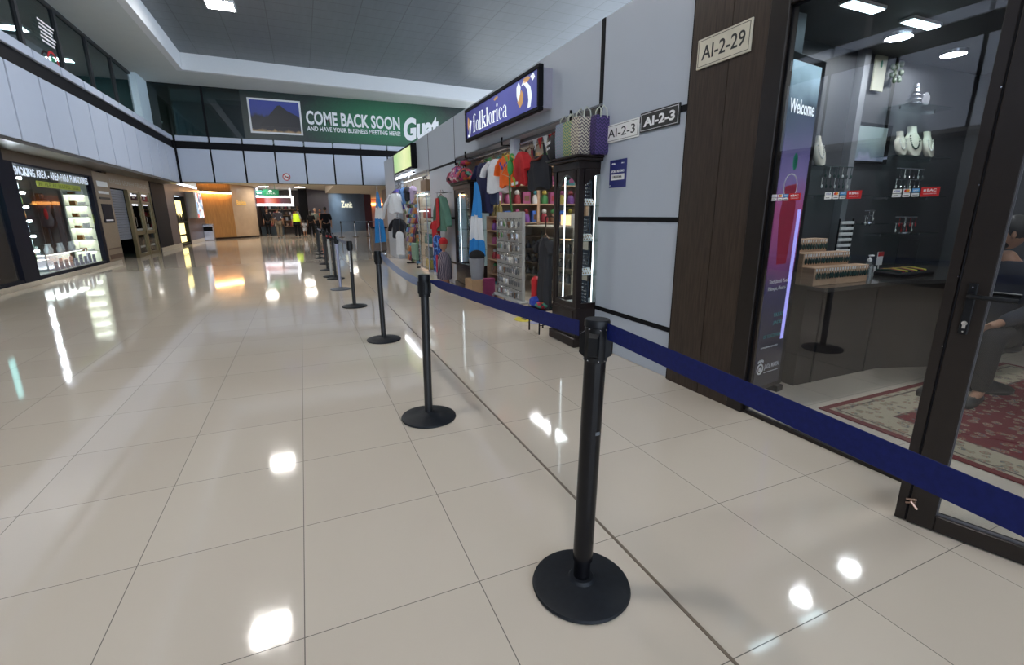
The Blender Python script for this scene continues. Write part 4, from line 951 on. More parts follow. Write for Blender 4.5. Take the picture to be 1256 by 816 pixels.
shirt((2.80, 5.86, 2.21), RXA+.1, .38, .48, pr1, 'multicoloured woven top hanging between the red and black tops', strap=True)
shirt((2.74, 5.44, 2.21), RXA, .62, .58, M_bkc, 'black tank top hanging in the middle of the shop opening', 'tank top', strap=True, second=lambda t: MB().tube([(-.13, -.02, -.20), (-.07, -.06, -.245), (.07, -.06, -.245), (.13, -.02, -.20)], .022, 8, flat=.5).build('brown_neckline', M_brc, t, local=True))
shirt((2.80, 5.02, 2.21), RXA-.2, .38, .50, mat('black_blue_cotton', (.012, .014, .03), .85), 'second black top hanging right of the tank top', sleeve=.12)
shirt((2.78, 4.84, 2.21), RXA, .26, .30, M_redc, 'small red top hanging at the near end of the rail', sleeve=.06)
t = thing('small_bunting', 'red and white triangular pennants hung above the black tank top', 'bunting', (2.74, 5.25, 2.15))
for q in range(5):
    y = 5.55-q*.14; MB().prism([(y-.06, 2.22), (y+.06, 2.22), (y, 2.09)], 'x', 2.725, 2.729).build('pennant', M_redc if q % 2 else M_wc, t)
MB().tube([(2.727, 5.62, 2.222), (2.727, 4.93, 2.222)], .002, 5).build('string', M_wc, t)

# hanging flag
M_flag = ramp_mat('blue_white_blue_flag', 'Z', [(0, (.02, .22, .58)), (.36, (.70, .72, .75)), (.66, (.03, .24, .60))], .8, const=True, lo=-1.28, hi=-.03, wob=.22)
def flag(loc, rz, label, L=1.25, w=.30):
    t = thing('hanging_flag', label, 'flag', loc, rz)
    def fn(u, v):
        s_ = .12+.88*v**.7; a = (u-.5)*2
        return (a*w*s_+.02*math.sin(v*5), .035*math.sin(a*9)*s_+.01*math.sin(v*9), -.03-L*v+.04*a*v)
    MB().sheet(fn, 30, 20, .006).build('cloth', M_flag, t, local=True)
    MB().tube([(0, 0, .02), (0, 0, -.05)], .012, 8).build('clip', M_black, t, local=True)
    return t
fl_ = flag((2.60, 7.42, 1.86), RXA+.2, 'blue white blue flag hanging beside the lit dark cabinet', 1.2, .24)
MB().tube([(2.60, 7.42, 1.86), (2.77, 7.42, 2.235)], .003, 5).build('cord', M_black, fl_)

# green jacket, red shawl and blue dress hung left of the far cabinet
hook = MB().tube([(2.66, 9.0, 1.74), (2.50, 9.0, 1.74), (2.49, 9.0, 1.78)], .006, 6)
tag(hook.build('wall_hook', M_black), 'small black wall hook holding the green jacket', 'hook')
shirt((2.47, 9.05, 1.75), RXA, .50, .72, mat('sage_green_wool', (.09, .19, .14), .9), 'sage green jacket hanging left of the far cabinet', 'jacket', sleeve=.5, second=lambda t: MB().prism([(-.07, -.12), (.07, -.12), (.11, -.62), (-.12, -.70)], 'y', -.085, -.07).build('red_scarf', M_redc, t, local=True))
t = shirt((2.42, 9.25, 1.02), RXA+.1, .40, .80, print_mat('blue_flower_print', [(.01, .06, .30), (.02, .12, .45), (.01, .03, .16), (.10, .25, .6)], 18), 'blue flowered dress hanging low beside the doll', 'dress', sleeve=0)
shirt((2.44, 9.42, 1.30), RXA, .30, .60, M_redc, 'long red top hanging left of the blue dress', sleeve=.12)
tag(MB().tube([(2.45, 9.42, 1.32), (2.45, 9.42, 1.74), (2.62, 9.42, 1.74)], .004, 6).tube([(2.42, 9.25, 1.04), (2.45, 9.25, 1.74), (2.62, 9.25, 1.74)], .004, 6).tube([(2.62, 8.95, 1.74), (2.62, 9.5, 1.74)], .006, 6).build('side_rail', M_black), 'short black rail holding the red top and blue dress', 'rail')

# doll mannequin
t = thing('doll_mannequin', 'child doll in a dark striped shawl and red cap standing before the cabinet', 'doll', (2.36, 8.62, 0), RXA)
MB().lathe([(.09, 0), (.10, .02), (.08, .2), (.10, .5), (.075, .62), (.03, .655), (.028, .69), (.055, .72), (.07, .77), (.07, .82), (.045, .865), (.0, .88)], (0, 0, 0), 20).ball((0, -.066, .785), (.012, .016, .014), 8, 6).build('doll_body', mat('doll_skin', (.42, .20, .12), .5), t, local=True)
MB().loft([[(r*1.25*math.cos(a), r*.9*math.sin(a), z) for a in [2*PI*i/22 for i in range(22)]] for r, z in ((.15, .16), (.16, .25), (.15, .4), (.145, .52), (.10, .62), (.05, .66))]).build('striped_shawl', print_mat('dark_stripe_shawl', [(.02, .02, .05), (.10, .05, .09), (.03, .04, .10), (.30, .25, .25)], 14, kind='y'), t, local=True)
MB().box(-.03, .03, -.145, -.12, .28, .6).build('red_collar', mat('pink_red_cloth', (.45, .02, .06), .8), t, local=True)
MB().lathe([(.078, .80), (.085, .82), (.08, .87), (.04, .91), (.0, .915)], (0, 0, .005), 18).build('red_cap', M_redc, t, local=True)
MB().box(-.035, -.012, -.078, -.066, .79, .80).box(.012, .035, -.078, -.066, .79, .80).build('eyes', M_ink, t, local=True)
# basket / bin with dark fluffy thing and cardboard box
t = thing('wire_waste_basket', 'grey wire basket standing between the cabinet and the pine shelf', 'basket', (2.55, 7.30, .30))
MB().lathe([(.10, 0), (.13, .34), (.125, .34), (.095, .01)], (0, 0, 0), 20).build('basket_body', mat('grey_wire', (.22, .23, .26), .4), t, local=True)
MB().ball((0, 0, .37), (.13, .13, .10), 16, 10).build('black_fur_hat', mat('black_fur', (.012, .011, .012), 1, bump=.4), t, local=True)
tag(MB().rbox(2.40, 2.70, 7.12, 7.50, 0, .30, .004).build('cardboard_box', mat('brown_cardboard', (.38, .24, .13), .8)), 'brown cardboard box under the grey wire basket', 'box')
tag(MB().rbox(2.56, 2.74, 6.98, 7.08, 0, .34, .01).build('checked_bag', print_mat('maroon_check', [(.16, .01, .06), (.05, .01, .03), (.25, .03, .10)], 20, kind='z')), 'maroon checked bag between the box and the pine shelf', 'bag')

# pine shelf unit
t = thing('pine_shelf_unit', 'pine shelf unit of small souvenirs left of the keychain rack', 'shelf', (2.95, 7.27, 0))
for y in (7.03, 7.48): MB().box(2.80, 3.10, y, y+.02, .0, 1.30).build('side_panel', M_pine, t)
SZ = (.06, .36, .60, .84, 1.06, 1.28)
for z in SZ: MB().box(2.80, 3.10, 7.05, 7.48, z, z+.018).build('shelf', M_pine, t)
MB().box(3.09, 3.10, 7.05, 7.48, .06, 1.28).build('back_panel', M_pine, t)
cols = [mat('toy_'+n, c, .6) for n, c in (('red', (.30, .03, .04)), ('yellow', (.42, .32, .06)), ('white', (.65, .63, .6)), ('pink', (.32, .07, .17)), ('teal', (.04, .22, .24)), ('brown', (.16, .08, .04)), ('purple', (.18, .06, .28)), ('green', (.05, .2, .06)))]
names = ['red', 'yellow', 'white', 'pink', 'teal', 'brown', 'purple', 'green']
def figurine(loc, s, ci, label, group=None, rz=0):
    t = thing('souvenir_figurine', label, 'souvenir', loc, rz, group)
    MB().lathe([(.0, 0), (.03*s, .0), (.034*s, .03*s), (.02*s, .065*s), (.012*s, .075*s)], (0, 0, 0), 12).build('figure_body', cols[ci], t, local=True)
    MB().ball((0, 0, .09*s), .021*s, 10, 8).build('figure_head', cols[(ci+2) % 8], t, local=True)
    return t
lv = ['lowest', 'second lowest', 'third', 'fourth', 'top']
for k, z in enumerate(SZ[:5]):
    for q in range(4):
        figurine((2.87+.04*(q % 2), 7.11+.10*q, z+.018), 1.5, (k*3+q) % 8, f'small souvenir figure, {["first", "second", "third", "fourth"][q]} from the right on the {lv[k]} board of the pine shelf')
for q in range(3):
    t = thing('spice_bottle', ['red capped gold bottle on the pine shelf top, at the left', 'green capped gold bottle on the pine shelf top, in the middle', 'plain gold bottle on the pine shelf top, at the right'][q], 'bottle', (2.90, 7.40-.13*q, 1.298))
    MB().lathe([(.0, 0), (.035, 0), (.038, .02), (.036, .13), (.018, .17), (.016, .2)], (0, 0, 0), 14).build('bottle_body', mat('gold_label_bottle', (.35, .27, .08), .35, var=.5, scale=40), t, local=True)
    MB().cyl((0, 0, .2), .02, .03, 12).build('cap', [M_redc, cols[7], cols[1]][q], t, local=True)

# keychain rack on casters
t = thing('keychain_rack', 'wheeled white rack covered with keychains in front of the souvenir shop', 'display rack', (2.74, 6.50, 0))
MB().rbox(2.66, 2.82, 5.88, 6.86, .10, .14, .01).box(2.72, 2.76, 5.90, 5.93, .1, 1.36).box(2.72, 2.76, 6.81, 6.84, .1, 1.36).build('frame', mat('rack_grey', (.35, .36, .36), .4), t)
MB().box(2.73, 2.75, 5.93, 6.81, .14, 1.36).build('panel', mat('rack_panel', (.42, .41, .39), .5), t)
hk = MB()
RZ = [1.27-.165*i for i in range(7)]
for z in RZ: hk.box(2.70, 2.705, 5.94, 6.80, z, z+.006).box(2.70, 2.73, 5.94, 5.945, z, z+.006).box(2.70, 2.73, 6.795, 6.80, z, z+.006)
hk.build('hook_bars', M_black, t)
for x in (2.64, 2.84):
    for y in (5.92, 6.82):
        c = MB().box(x-.006, x+.006, y-.02, y+.02, .05, .11).build('caster', M_silver, t); MB().lathe([(.0, -.012), (.028, -.012), (.028, .012), (.0, .012)], (x, y, .029), 14, 'x').build('wheel', mat('grey_rubber', (.14, .14, .15), .5), c)
MB().box(2.62, 2.86, 5.90, 5.94, .1, .12).box(2.62, 2.86, 6.80, 6.84, .1, .12).build('foot_bar', M_silver, t)
kc = []
kcols = [M_silver, mat('dull_silver', (.16, .165, .18), .35, metal=.5), cols[5], cols[0], M_silver, cols[2], mat('dull_silver', (0, 0, 0)), cols[7]]
KL = 'small souvenir keychain on the wheeled white rack'
for ci in range(8):
    o = thing('keychain', KL, 'keychain', (0, 0, -50), 0, 'keychains on the wheeled rack')
    MB().lathe([(.014, -.002), (.014, .002), (.011, .002), (.011, -.002), (.014, -.002)], (0, 0, -.012), 10, 'x', cap=False).build('ring', M_chrome, o, local=True)
    b = MB()
    if ci % 3 == 0: b.rbox(-.004, .004, -.014, .014, -.075, -.028, .003)
    elif ci % 3 == 1: b.ball((0, 0, -.052), (.008, .016, .026), 8, 6)
    else: b.rbox(-.004, .004, -.018, .018, -.06, -.03, .003).rbox(-.003, .003, -.008, .008, -.09, -.06, .002)
    b.build('charm', kcols[ci], o, local=True); kc.append(o)
i = 0; first = set()
for r, z in enumerate(RZ):
    for c in range(13):
        ci = random.choice([0, 1, 4, 6, 0, 1, 2, 5, 3 if r in (3, 5, 6) else 1, 7 if (r < 3 and c > 7) else 0])
        if ci in first: o = copy_tree(kc[ci])
        else: o = kc[ci]; first.add(ci)
        o.scale = (1.5, 1.5, 1.5); o.location = (2.698-.008*(c % 2), 5.98+c*.064, z+.003); o.rotation_euler = (0, 0, random.uniform(-.5, .5))
for ci in range(8):
    if ci not in first: kc[ci].location = (2.69, 5.96, RZ[ci % 7]+.003)
# parrot plant ornament
t = thing('parrot_mobile', 'green cloth parrot on a stem with a wire triangle, before the red top', 'ornament', (2.52, 5.86, 1.40))
MB().tube([(2.74, 6.3, 1.36), (2.66, 6.18, 1.55), (2.58, 6.0, 1.78), (2.56, 5.92, 2.02)], .014, 8).build('stem', cols[7], t)
MB().ball((2.56, 5.93, 1.92), (.04, .045, .10), 12, 8).ball((2.56, 5.88, 2.04), (.035, .04, .045), 12, 8).build('parrot_body', mat('parrot_green', (.04, .28, .06), .7), t)
MB().sheet(lambda u, v: (2.55+.02*math.sin(3*v), 5.98+.16*v, 1.98+.10*v+(u-.5)*.07*math.sin(PI*v)), 4, 10, .006).build('wing', mat('leaf_yellow_green', (.25, .38, .04), .7), t)
MB().sheet(lambda u, v: (2.55+.02*math.sin(3*v), 5.86-.10*v, 1.80-.14*v+(u-.5)*.07*math.sin(PI*v)), 4, 10, .006).build('wing', mat('leaf_yellow_green', (0, 0, 0)), t)
MB().tube([(2.55, 5.86, 2.05), (2.55, 5.80, 2.02), (2.55, 5.80, 1.98)], .008, 6, radii=[.014, .01, .003]).build('beak', cols[1], t)
MB().tube([(2.56, 5.92, 2.04), (2.55, 6.22, 1.86), (2.56, 5.95, 1.80)], .005, 6).build('wire_triangle', mat('beige_wire', (.5, .4, .28), .5), t)

# far counter shelving with glass animals, shelves with toys
t = thing('display_counter', 'cream open shelving counter deep in the souvenir shop', 'counter', (4.0, 7.2, 0))
MB().box(3.95, 4.3, 6.2, 8.2, .12, 1.10).box(3.95, 3.98, 6.2, 8.2, 0, .12).build('counter_body', mat('cream_laminate', (.48, .45, .38), .5), t)
for z in (.25, .48, .71, .94): MB().box(3.70, 3.95, 6.25, 8.15, z, z+.015).build('shelf', mat('cream_laminate', (0, 0, 0)), t)
MB().box(3.68, 4.32, 6.18, 8.22, 1.10, 1.13).box(3.70, 3.95, 6.2, 6.25, .1, 1.1).box(3.70, 3.95, 8.15, 8.2, .1, 1.1).build('counter_top', mat('cream_laminate', (0, 0, 0)), t)
M_smoke = mat('smoky_glassware', (.14, .16, .18), .12, coat=.5)
for r, z in enumerate((.25, .48, .71)):
    for q in range(7):
        t = thing('glass_ornament', 'grey glass ornament on the cream open shelving', 'ornament', (3.78, 6.45+.25*q, z+.015), 0, 'grey glass ornaments on the cream shelving')
        MB().lathe([(.0, 0), (.05, 0), (.06, .03), (.05, .07), (.02, .10), (.03, .13), (.0, .15)], (0, 0, 0), 12).build('glass_body', M_smoke, t, local=True)
t = thing('wall_shelving', 'tall pine shelving with toys on the far side wall of the souvenir shop', 'shelving', (4.1, 8.6, 0))
for x in (3.06, 4.2, 5.3): MB().box(x, x+.05, 8.42, 8.74, 0, 2.45).build('upright', M_pine, t)
for z in (1.15, 1.5, 1.85, 2.2): MB().box(3.1, 5.3, 8.42, 8.74, z, z+.02).build('shelf', M_pine, t)
MB().box(3.1, 5.3, 8.72, 8.74, .1, 2.45).build('back_panel', mat('pine_back', (.30, .24, .18), .6), t)
k = 0
ords = ["first", "second", "third", "fourth", "fifth", "sixth", "seventh", "eighth", "ninth", "tenth", "eleventh"]
for r, z in enumerate((1.17, 1.52, 1.87, 2.22)):
    lvl = ["lowest", "middle", "upper", "topmost"][r]
    for q in range(11):
        x = 3.22+q*.195
        if (q+r) % 3 == 2:
            t = thing('toy_box', f'boxed toy on the {lvl} board of the back pine shelving, {ords[q]} place from the left', 'toy box', (x, 8.52, z), PI/2)
            MB().rbox(-.05, .05, -.075, .075, 0, .22, .004).build('carton', [mat('blue_carton', (.05, .15, .5), .5), cols[3], cols[4], cols[1]][r], t, local=True)
            MB().box(-.053, -.05, -.05, .05, .05, .15).build('picture', cols[(q+r) % 8], t, local=True)
        else:
            figurine((x, 8.50, z), 2.3, (k*5+2) % 8, f'toy figure on the {lvl} board of the back pine shelving, {ords[q]} place from the left')
        k += 1
t = thing('lit_counter_box', 'small warm lit display box on the cream counter', 'lightbox', (4.1, 6.9, 1.13))
MB().box(3.98, 4.2, 6.75, 7.1, 1.13, 1.33).build('box_shell', cols[2], t)
MB().box(3.972, 3.98, 6.77, 7.08, 1.15, 1.31).build('lit_front', mat('warm_lit', (.9, .6, .3), .5, emit=.8, ecol=(1, .65, .35)), t)

# jacket by the near cabinet, stool with cushions
t = shirt((2.46, 4.72, 1.16), RXA, .24, .86, mat('charcoal_jacket', (.022, .022, .026), .85), 'charcoal jacket hanging against the side of the near cabinet', 'jacket', sleeve=.12)
tag(MB().tube([(2.46, 4.72, 1.18), (2.46, 4.72, 1.30), (2.47, 4.52, 1.30)], .006, 6).build('jacket_hook', M_black), 'thin black hook on the side of the near cabinet', 'hook')
t = thing('low_stool', 'low black metal stool with blue and red cloths beside the near cabinet', 'stool', (2.43, 4.76, 0))
for x in (2.34, 2.52):
    for y in (4.62, 4.88): MB().tube([(x, y, 0), (x, y, .27)], .008, 6).build('leg', M_black, t)
MB().rbox(2.32, 2.54, 4.60, 4.90, .27, .285, .004).box(2.34, 2.52, 4.618, 4.622, .1, .11).build('seat', M_black, t)
MB().rbox(2.33, 2.53, 4.76, 4.89, .285, .40, .03).build('blue_cloth', mat('royal_blue_cloth', (.02, .05, .35), .8), t)
MB().rbox(2.33, 2.53, 4.61, 4.75, .285, .36, .03).build('red_cloth', pr1, t)
tag(MB().rbox(2.40, 2.50, 4.9, 4.99, .30, .62, .03).build('red_bag', mat('red_nylon', (.5, .01, .015), .5)), 'small bright red bag hanging beside the charcoal jacket', 'bag')
tag(MB().tube([(2.45, 4.93, .60), (2.46, 4.90, .9), (2.46, 4.82, 1.15)], .004, 5).build('bag_strap', M_black), 'thin strap of the red bag running up to the hook', 'strap')
# yellow floor sticker
t = thing('floor_sticker', 'round yellow footprint sticker on the floor of the souvenir shop', 'floor sticker', (2.56, 5.36, .001))
MB().cyl((2.56, 5.42, .0), .165, .003, 32).build('yellow_disc', mat('yellow_vinyl', (.55, .47, .03), .5), t)
MB().box(2.50, 2.66, 5.12, 5.27, .0, .0035).build('lilac_label', mat('lilac_vinyl', (.25, .26, .42), .5), t)
for x in (2.52, 2.60): MB().ball((x, 5.42, .003), (.022, .07, .001), 12, 6).build('footprint', M_ink, t)

# ------------------------------------------------------------------ second shop
t = thing('shop_sign', 'green and yellow lightbox sign over the second, farther shop', 'shop sign', (2.56, 12.9, 2.38))
MB().rbox(2.53, 2.66, 11.75, 14.1, 2.40, 2.97, .01).build('frame', M_black, t)
MB().box(2.522, 2.53, 11.83, 14.02, 2.45, 2.92).build('lit_face', ramp_mat('green_yellow_print', 'Y', [(0, (.38, .50, .18)), (.5, (.58, .62, .34)), (1, (.30, .46, .20))], .4, lo=-1.1, hi=1.1, wob=.6, emit=.5), t)
for k, y in enumerate((12.0, 13.1)):
    t = thing('tube_light', ['bright white tube light under the green sign, nearer one', 'bright white tube light under the green sign, farther one'][k], 'light', (2.58, y+.5, 2.29))
    MB().tube([(2.56, y, 2.31), (2.56, y+.95, 2.31)], .02, 8).build('tube', mat('tube_glow', (1, 1, 1), .5, emit=14, ecol=(.95, .98, 1), var=0), t)
    MB().box(2.56, 2.66, y+.05, y+.09, 2.31, 2.35).box(2.56, 2.66, y+.86, y+.9, 2.31, 2.35).build('clip', M_black, t)
rail = MB().tube([(2.66, 10.8, 2.17), (2.66, 14.7, 2.17)], .012, 8)
for y in (10.9, 12.8, 14.5): rail.tube([(2.66, y, 2.17), (2.67, y, 2.31)], .007, 6)
tag(rail.build('clothes_rail', M_silver), 'thin metal rail under the green sign of the second shop', 'rail')
t = thing('glass_display_case', 'tall glass case of jars and trinkets standing on the near side of the second shop', 'display case', (2.82, 11.4, 0))
c = MB()
for x in (2.64, 2.98):
    for y in (10.98, 11.88): c.box(x, x+.025, y, y+.025, .02, 1.84)
c.box(2.64, 3.0, 10.98, 11.9, .0, .06).box(2.64, 3.0, 10.98, 11.9, 1.82, 1.85).build('frame', M_silver, t)
CZs = (.34, .66, .96, 1.24, 1.52)
for z in CZs: MB().box(2.66, 2.99, 11.0, 11.88, z, z+.008).build('glass_shelf', MATS['shelf_glass'], t)
B(2.643, 2.647, 11.0, 11.88, .06, 1.82).build('front_glass', G_cab, t)
B(2.66, 2.99, 10.985, 10.989, .06, 1.82).build('side_glass', G_cab, t)
for z in (1.78, 1.40): MB().box(2.68, 2.70, 11.02, 11.86, z, z+.015).build('light_strip', M_glow, t)
for k, z in enumerate((.06,)+CZs):
    for q in range(4):
        o_ = ['nearest', 'second nearest', 'second farthest', 'farthest'][q]; l_ = ['floor', 'lowest shelf', 'second shelf', 'third shelf', 'fourth shelf', 'top shelf'][k]
        t = thing('trinket_jar', f'trinket jar on the {l_} of the tall glass case, {o_} one', 'jar', (2.80, 11.12+.2*q, z+.008))
        MB().lathe([(.0, 0), (.06, 0), (.065, .02), (.06, .15), (.035, .18), (.035, .20)], (0, 0, 0), 12).build('jar_body', [cols[1], M_smoke, cols[4], cols[2], cols[0], mat('white_bottle', (.7, .7, .65), .3)][k], t, local=True)
        MB().cyl((0, 0, .2), .038, .02, 12).build('lid', [M_silver, M_ink, M_silver, cols[5], M_redc, M_silver][k], t, local=True)
# plush / handbag rack
t = thing('plush_rack', 'tall black wire rack crowded with dolls and small bags in the second shop', 'display rack', (2.72, 12.7, 0))
c = MB()
for y in (12.1, 12.7, 13.4): c.tube([(2.74, y, .0), (2.74, y, 1.86)], .012, 6)
for z in (.35, .6, .85, 1.1, 1.35, 1.6, 1.84): c.tube([(2.70, 12.1, z), (2.70, 13.4, z)], .006, 6)
c.box(2.60, 2.9, 12.05, 12.15, 0, .03).box(2.60, 2.9, 13.35, 13.45, 0, .03).build('frame', M_black, t)
pc = [mat('plush_'+n, c, .9) for n, c in (('tan', (.35, .22, .12)), ('cream', (.50, .44, .34)), ('wine', (.18, .03, .05)), ('violet', (.18, .10, .28)), ('moss', (.14, .20, .08)), ('orange', (.45, .16, .05)), ('sky', (.15, .32, .50)), ('dark', (.03, .025, .03)))]
pn = ['tan', 'cream', 'wine', 'violet', 'moss green', 'orange', 'sky blue', 'black']
def doll(loc, ci, s, label):
    t = thing('hanging_doll', label, 'doll', loc, RXA)
    MB().lathe([(.075*s, -.24*s), (.08*s, -.22*s), (.045*s, -.12*s), (.03*s, -.10*s)], (0, 0, 0), 12).build('dress', pc[ci], t, local=True)
    MB().ball((0, -.005, -.06*s), .045*s, 12, 8).build('doll_head', pc[(ci+1) % 8], t, local=True)
    for k in (-1, 1): MB().tube([(k*.03*s, 0, -.12*s), (k*.09*s, -.01, -.18*s)], .014*s, 6).build('arm', pc[(ci+1) % 8], t, local=True)
    MB().tube([(0, 0, -.02), (0, .01, .0)], .003, 5).build('loop', M_black, t, local=True)
rows = ['top', 'second', 'third', 'fourth', 'fifth', 'sixth', 'lowest']
for r, z in enumerate((1.84, 1.6, 1.35, 1.1, .85, .6, .35)):
    for q in range(6):
        ci = (r*5+q*3) % 8; o_ = ['nearest', 'second', 'third', 'fourth', 'fifth', 'farthest'][q]
        doll((2.68, 12.18+.23*q, z), ci, 1.0, f'{pn[ci]} doll on the {rows[r]} row of the wire rack, {o_} of the row')
# big cloth bag, handbag
t = thing('cloth_bag', 'pale green cloth bag hanging low on the near end of the doll rack', 'bag', (2.60, 12.35, .18))
MB().rbox(2.57, 2.66, 12.05, 12.6, .18, .62, .03).build('bag_body', mat('pale_green_cloth', (.20, .32, .24), .85), t); MB().tube([(2.61, 12.15, .6), (2.62, 12.2, .85), (2.62, 12.45, .85), (2.61, 12.5, .6)], .01, 6).build('handle', M_black, t)
t = thing('handbag', 'brown woven handbag hanging under the rail of the second shop', 'handbag', (2.72, 11.22, 1.86))
MB().loft([[(2.72+a*.07, 11.22+b*.28*s_, z) for a, b in ((-1,-1),(1,-1),(1,1),(-1,1))] for s_, z in ((.95, 1.86), (1, 1.9), (.9, 2.10))]).build('bag_body', woven('woven_tan', (.30, .20, .12), (.16, .10, .06)), t)
MB().tube([(2.70, 11.05, 2.08), (2.70, 11.1, 2.16), (2.70, 11.35, 2.16), (2.70, 11.4, 2.08)], .01, 6).build('handle', M_darkwood, t)
shirt((2.64, 14.15, 2.12), RXA+.4, .56, .62, mat('violet_blue_cotton', (.06, .05, .30), .85), 'violet blue shirt hanging near the corner of the second shop', sleeve=.2)
shirt((2.62, 13.30, 2.12), RXA+.2, .46, .52, mat('sky_blue_cotton', (.10, .22, .48), .85), 'sky blue shirt hanging next to the violet shirt', sleeve=.2)
shirt((2.42, 13.62, 1.98), RXA+.6, .50, .60, M_wc, 'white long-sleeved hoodie hanging in front of the blue shirts', 'hoodie', sleeve=.62)
shirt((2.62, 12.9, 2.12), RXA, .34, .44, M_bkc, 'black top hanging behind the brown handbag', sleeve=.1)
shirt((2.66, 12.4, 2.12), RXA, .30, .50, mat('lilac_cotton', (.40, .32, .48), .85), 'lilac top hanging beside the brown handbag', sleeve=.1)
shirt((2.52, 14.0, 1.30), RXA+.5, .5, .62, M_bkc, 'black garment hanging under the white hoodie', 'jacket', sleeve=.3)
shirt((2.50, 13.7, .95), RXA+.3, .42, .72, M_wc, 'long white garment hanging lowest at the second shop', 'dress', sleeve=.0)
tag(MB().tube([(2.42, 13.62, 1.98), (2.62, 13.62, 2.17)], .004, 5).tube([(2.52, 14.0, 1.30), (2.62, 14.05, 2.17)], .004, 5).tube([(2.50, 13.7, .95), (2.6, 13.72, 2.17)], .004, 5).build('chain_hanger', M_chrome), 'thin chrome chain that carries the white and black garments', 'chain')
flag((2.46, 17.2, 2.14), RXA+.3, 'tall blue white blue flag standing at the far corner of the second shop', 1.72, .42)
tag(MB().tube([(2.46, 17.2, .02), (2.46, 17.2, 2.22)], .015, 8).cyl((2.46, 17.2, 0), .16, .03, 20).ball((2.46, 17.2, 2.24), .03, 10, 8).build('flag_pole', M_silver), 'flag pole on a round base carrying the tall flag', 'pole')
t = thing('souvenir_barrel', 'brown and grey waist-high stand behind the tall flag', 'stand', (2.55, 18.3, 0))
MB().rbox(2.3, 2.8, 18.0, 18.6, .04, .85, .02).build('stand_body', mat('brown_grey_stand', (.16, .12, .10), .5), t); MB().rbox(2.26, 2.84, 17.96, 18.64, .85, .9, .01).box(2.35, 2.75, 18.05, 18.55, 0, .04).build('top', M_darkwood, t)
# ------------------------------------------------------------------ queue posts
def post_wide(loc, tilt):
    t = thing('stanchion', 'nearest black queue post, thick glossy pole with the navy belt on both sides', 'queue post', loc, 0, None)
    t.rotation_euler = (tilt[0], tilt[1], 0)
    MB().lathe([(.0, 0), (.176, 0), (.179, .006), (.176, .014), (.165, .018), (.09, .026), (.05, .034), (.042, .044), (.0, .044)], seg=56).build('base', M_basem, t, local=True)
    MB().lathe([(.030, .04), (.030, .11), (.0355, .112), (.0355, .86)], seg=32).build('pole', M_pole, t, local=True)
    h = MB().lathe([(.0365, .845), (.038, .85), (.038, .955), (.041, .957), (.041, .975), (.038, .98), (.0, .98)], seg=36)
    for q in range(4):
        a = q*PI/2+PI/4; c, s_ = math.cos(a), math.sin(a); r0, r1 = .030, .052
        def P(r, w, z): return (c*r-s_*w, s_*r+c*w, z)
        h.add([P(r0,-.018,.855), P(r1,-.014,.87), P(r1,.014,.87), P(r0,.018,.855), P(r0,-.018,.945), P(r1,-.014,.928), P(r1,.014,.928), P(r0,.018,.945)], [(0,3,2,1),(4,5,6,7),(0,1,5,4),(1,2,6,5),(2,3,7,6),(3,0,4,7)])
    hd = h.build('head', M_plastic, t, local=True)
    r = MB()
    for q in range(4):
        a = q*PI/2+PI/4
        for d in (-.30, .30):
            for z in (.852, .952): r.ball((.0385*math.cos(a+d*1.6), .0385*math.sin(a+d*1.6), z), .0024, 6, 5)
    r.build('rivets', M_chrome, hd, local=True)
    MB().box(-.004, .012, -.0363, -.0352, .60, .612).build('scratched_tape', mat('worn_tape', (.10, .11, .12), .5), t, local=True)
    return t
def post_slim(loc, label, tilt=(0, 0), pole=None, base=None, hd=.965):
    t = thing('stanchion', label, 'queue post', loc); t.rotation_euler = (tilt[0], tilt[1], 0)
    MB().lathe([(.0, 0), (.178, 0), (.182, .006), (.180, .014), (.168, .019), (.10, .030), (.045, .040), (.032, .046), (.0, .046)], seg=48).build('base', base or M_basem, t, local=True)
    MB().lathe([(.0265, .04), (.0265, hd-.13)], seg=24).build('pole', pole or mat('satin_black_pole', (.012, .013, .015), .35, var=.2), t, local=True)
    h = MB().lathe([(.027, hd-.14), (.037, hd-.138), (.038, hd-.03), (.038, hd-.012), (.034, hd), (.0, hd)], seg=28)
    for a in range(4): c, s_ = math.cos(a*PI/2), math.sin(a*PI/2); h.rbox(min(c*.03, c*.042)-.012*abs(s_), max(c*.03, c*.042)+.012*abs(s_), min(s_*.03, s_*.042)-.012*abs(c), max(s_*.03, s_*.042)+.012*abs(c), hd-.12, hd-.04, .003)
    h.build('head', M_plastic, t, local=True)
    return t
def belt(parent, p0, p1, sag, m, w=.05, twist=0., name='belt', start=.5):
    p0 = Vector(p0); p1 = Vector(p1); d = (p1-p0); hd_ = Vector((d.x, d.y, 0)).normalized(); sd = Vector((-hd_.y, hd_.x, 0))
    def fn(u, v):
        c = p0+d*u-Vector((0, 0, sag*4*u*(1-u)))
        ww = w*(start+(1-start)*min(1, u*9))
        a = twist*math.sin(PI*min(1, u*1.0))
        return c+(Vector((0, 0, 1))*math.cos(a)+sd*math.sin(a))*ww*(v-.5)
    return MB().sheet(fn, 48, 4, .0016).build(name, m, parent)
P1 = (.808, 1.236, 0); P2 = (.653, 2.925, 0); P3 = (.694, 5.126, 0); P4 = (.596, 7.29, 0); P5 = (.531, 9.15, 0); P6 = (.545, 10.75, 0)
p1 = post_wide(P1, (0, math.radians(1.5)))
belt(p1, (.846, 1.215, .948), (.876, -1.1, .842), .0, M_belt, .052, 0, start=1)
p1.scale = (1, 1, 1.025)
p2 = post_slim(P2, 'second queue post from the camera, slim black with the navy belt hooked on its right', (0, math.radians(.9)))
belt(p2, (.70, 2.90, .925), (.800, 1.29, .965), .006, M_belt, .052, 0, start=.25)
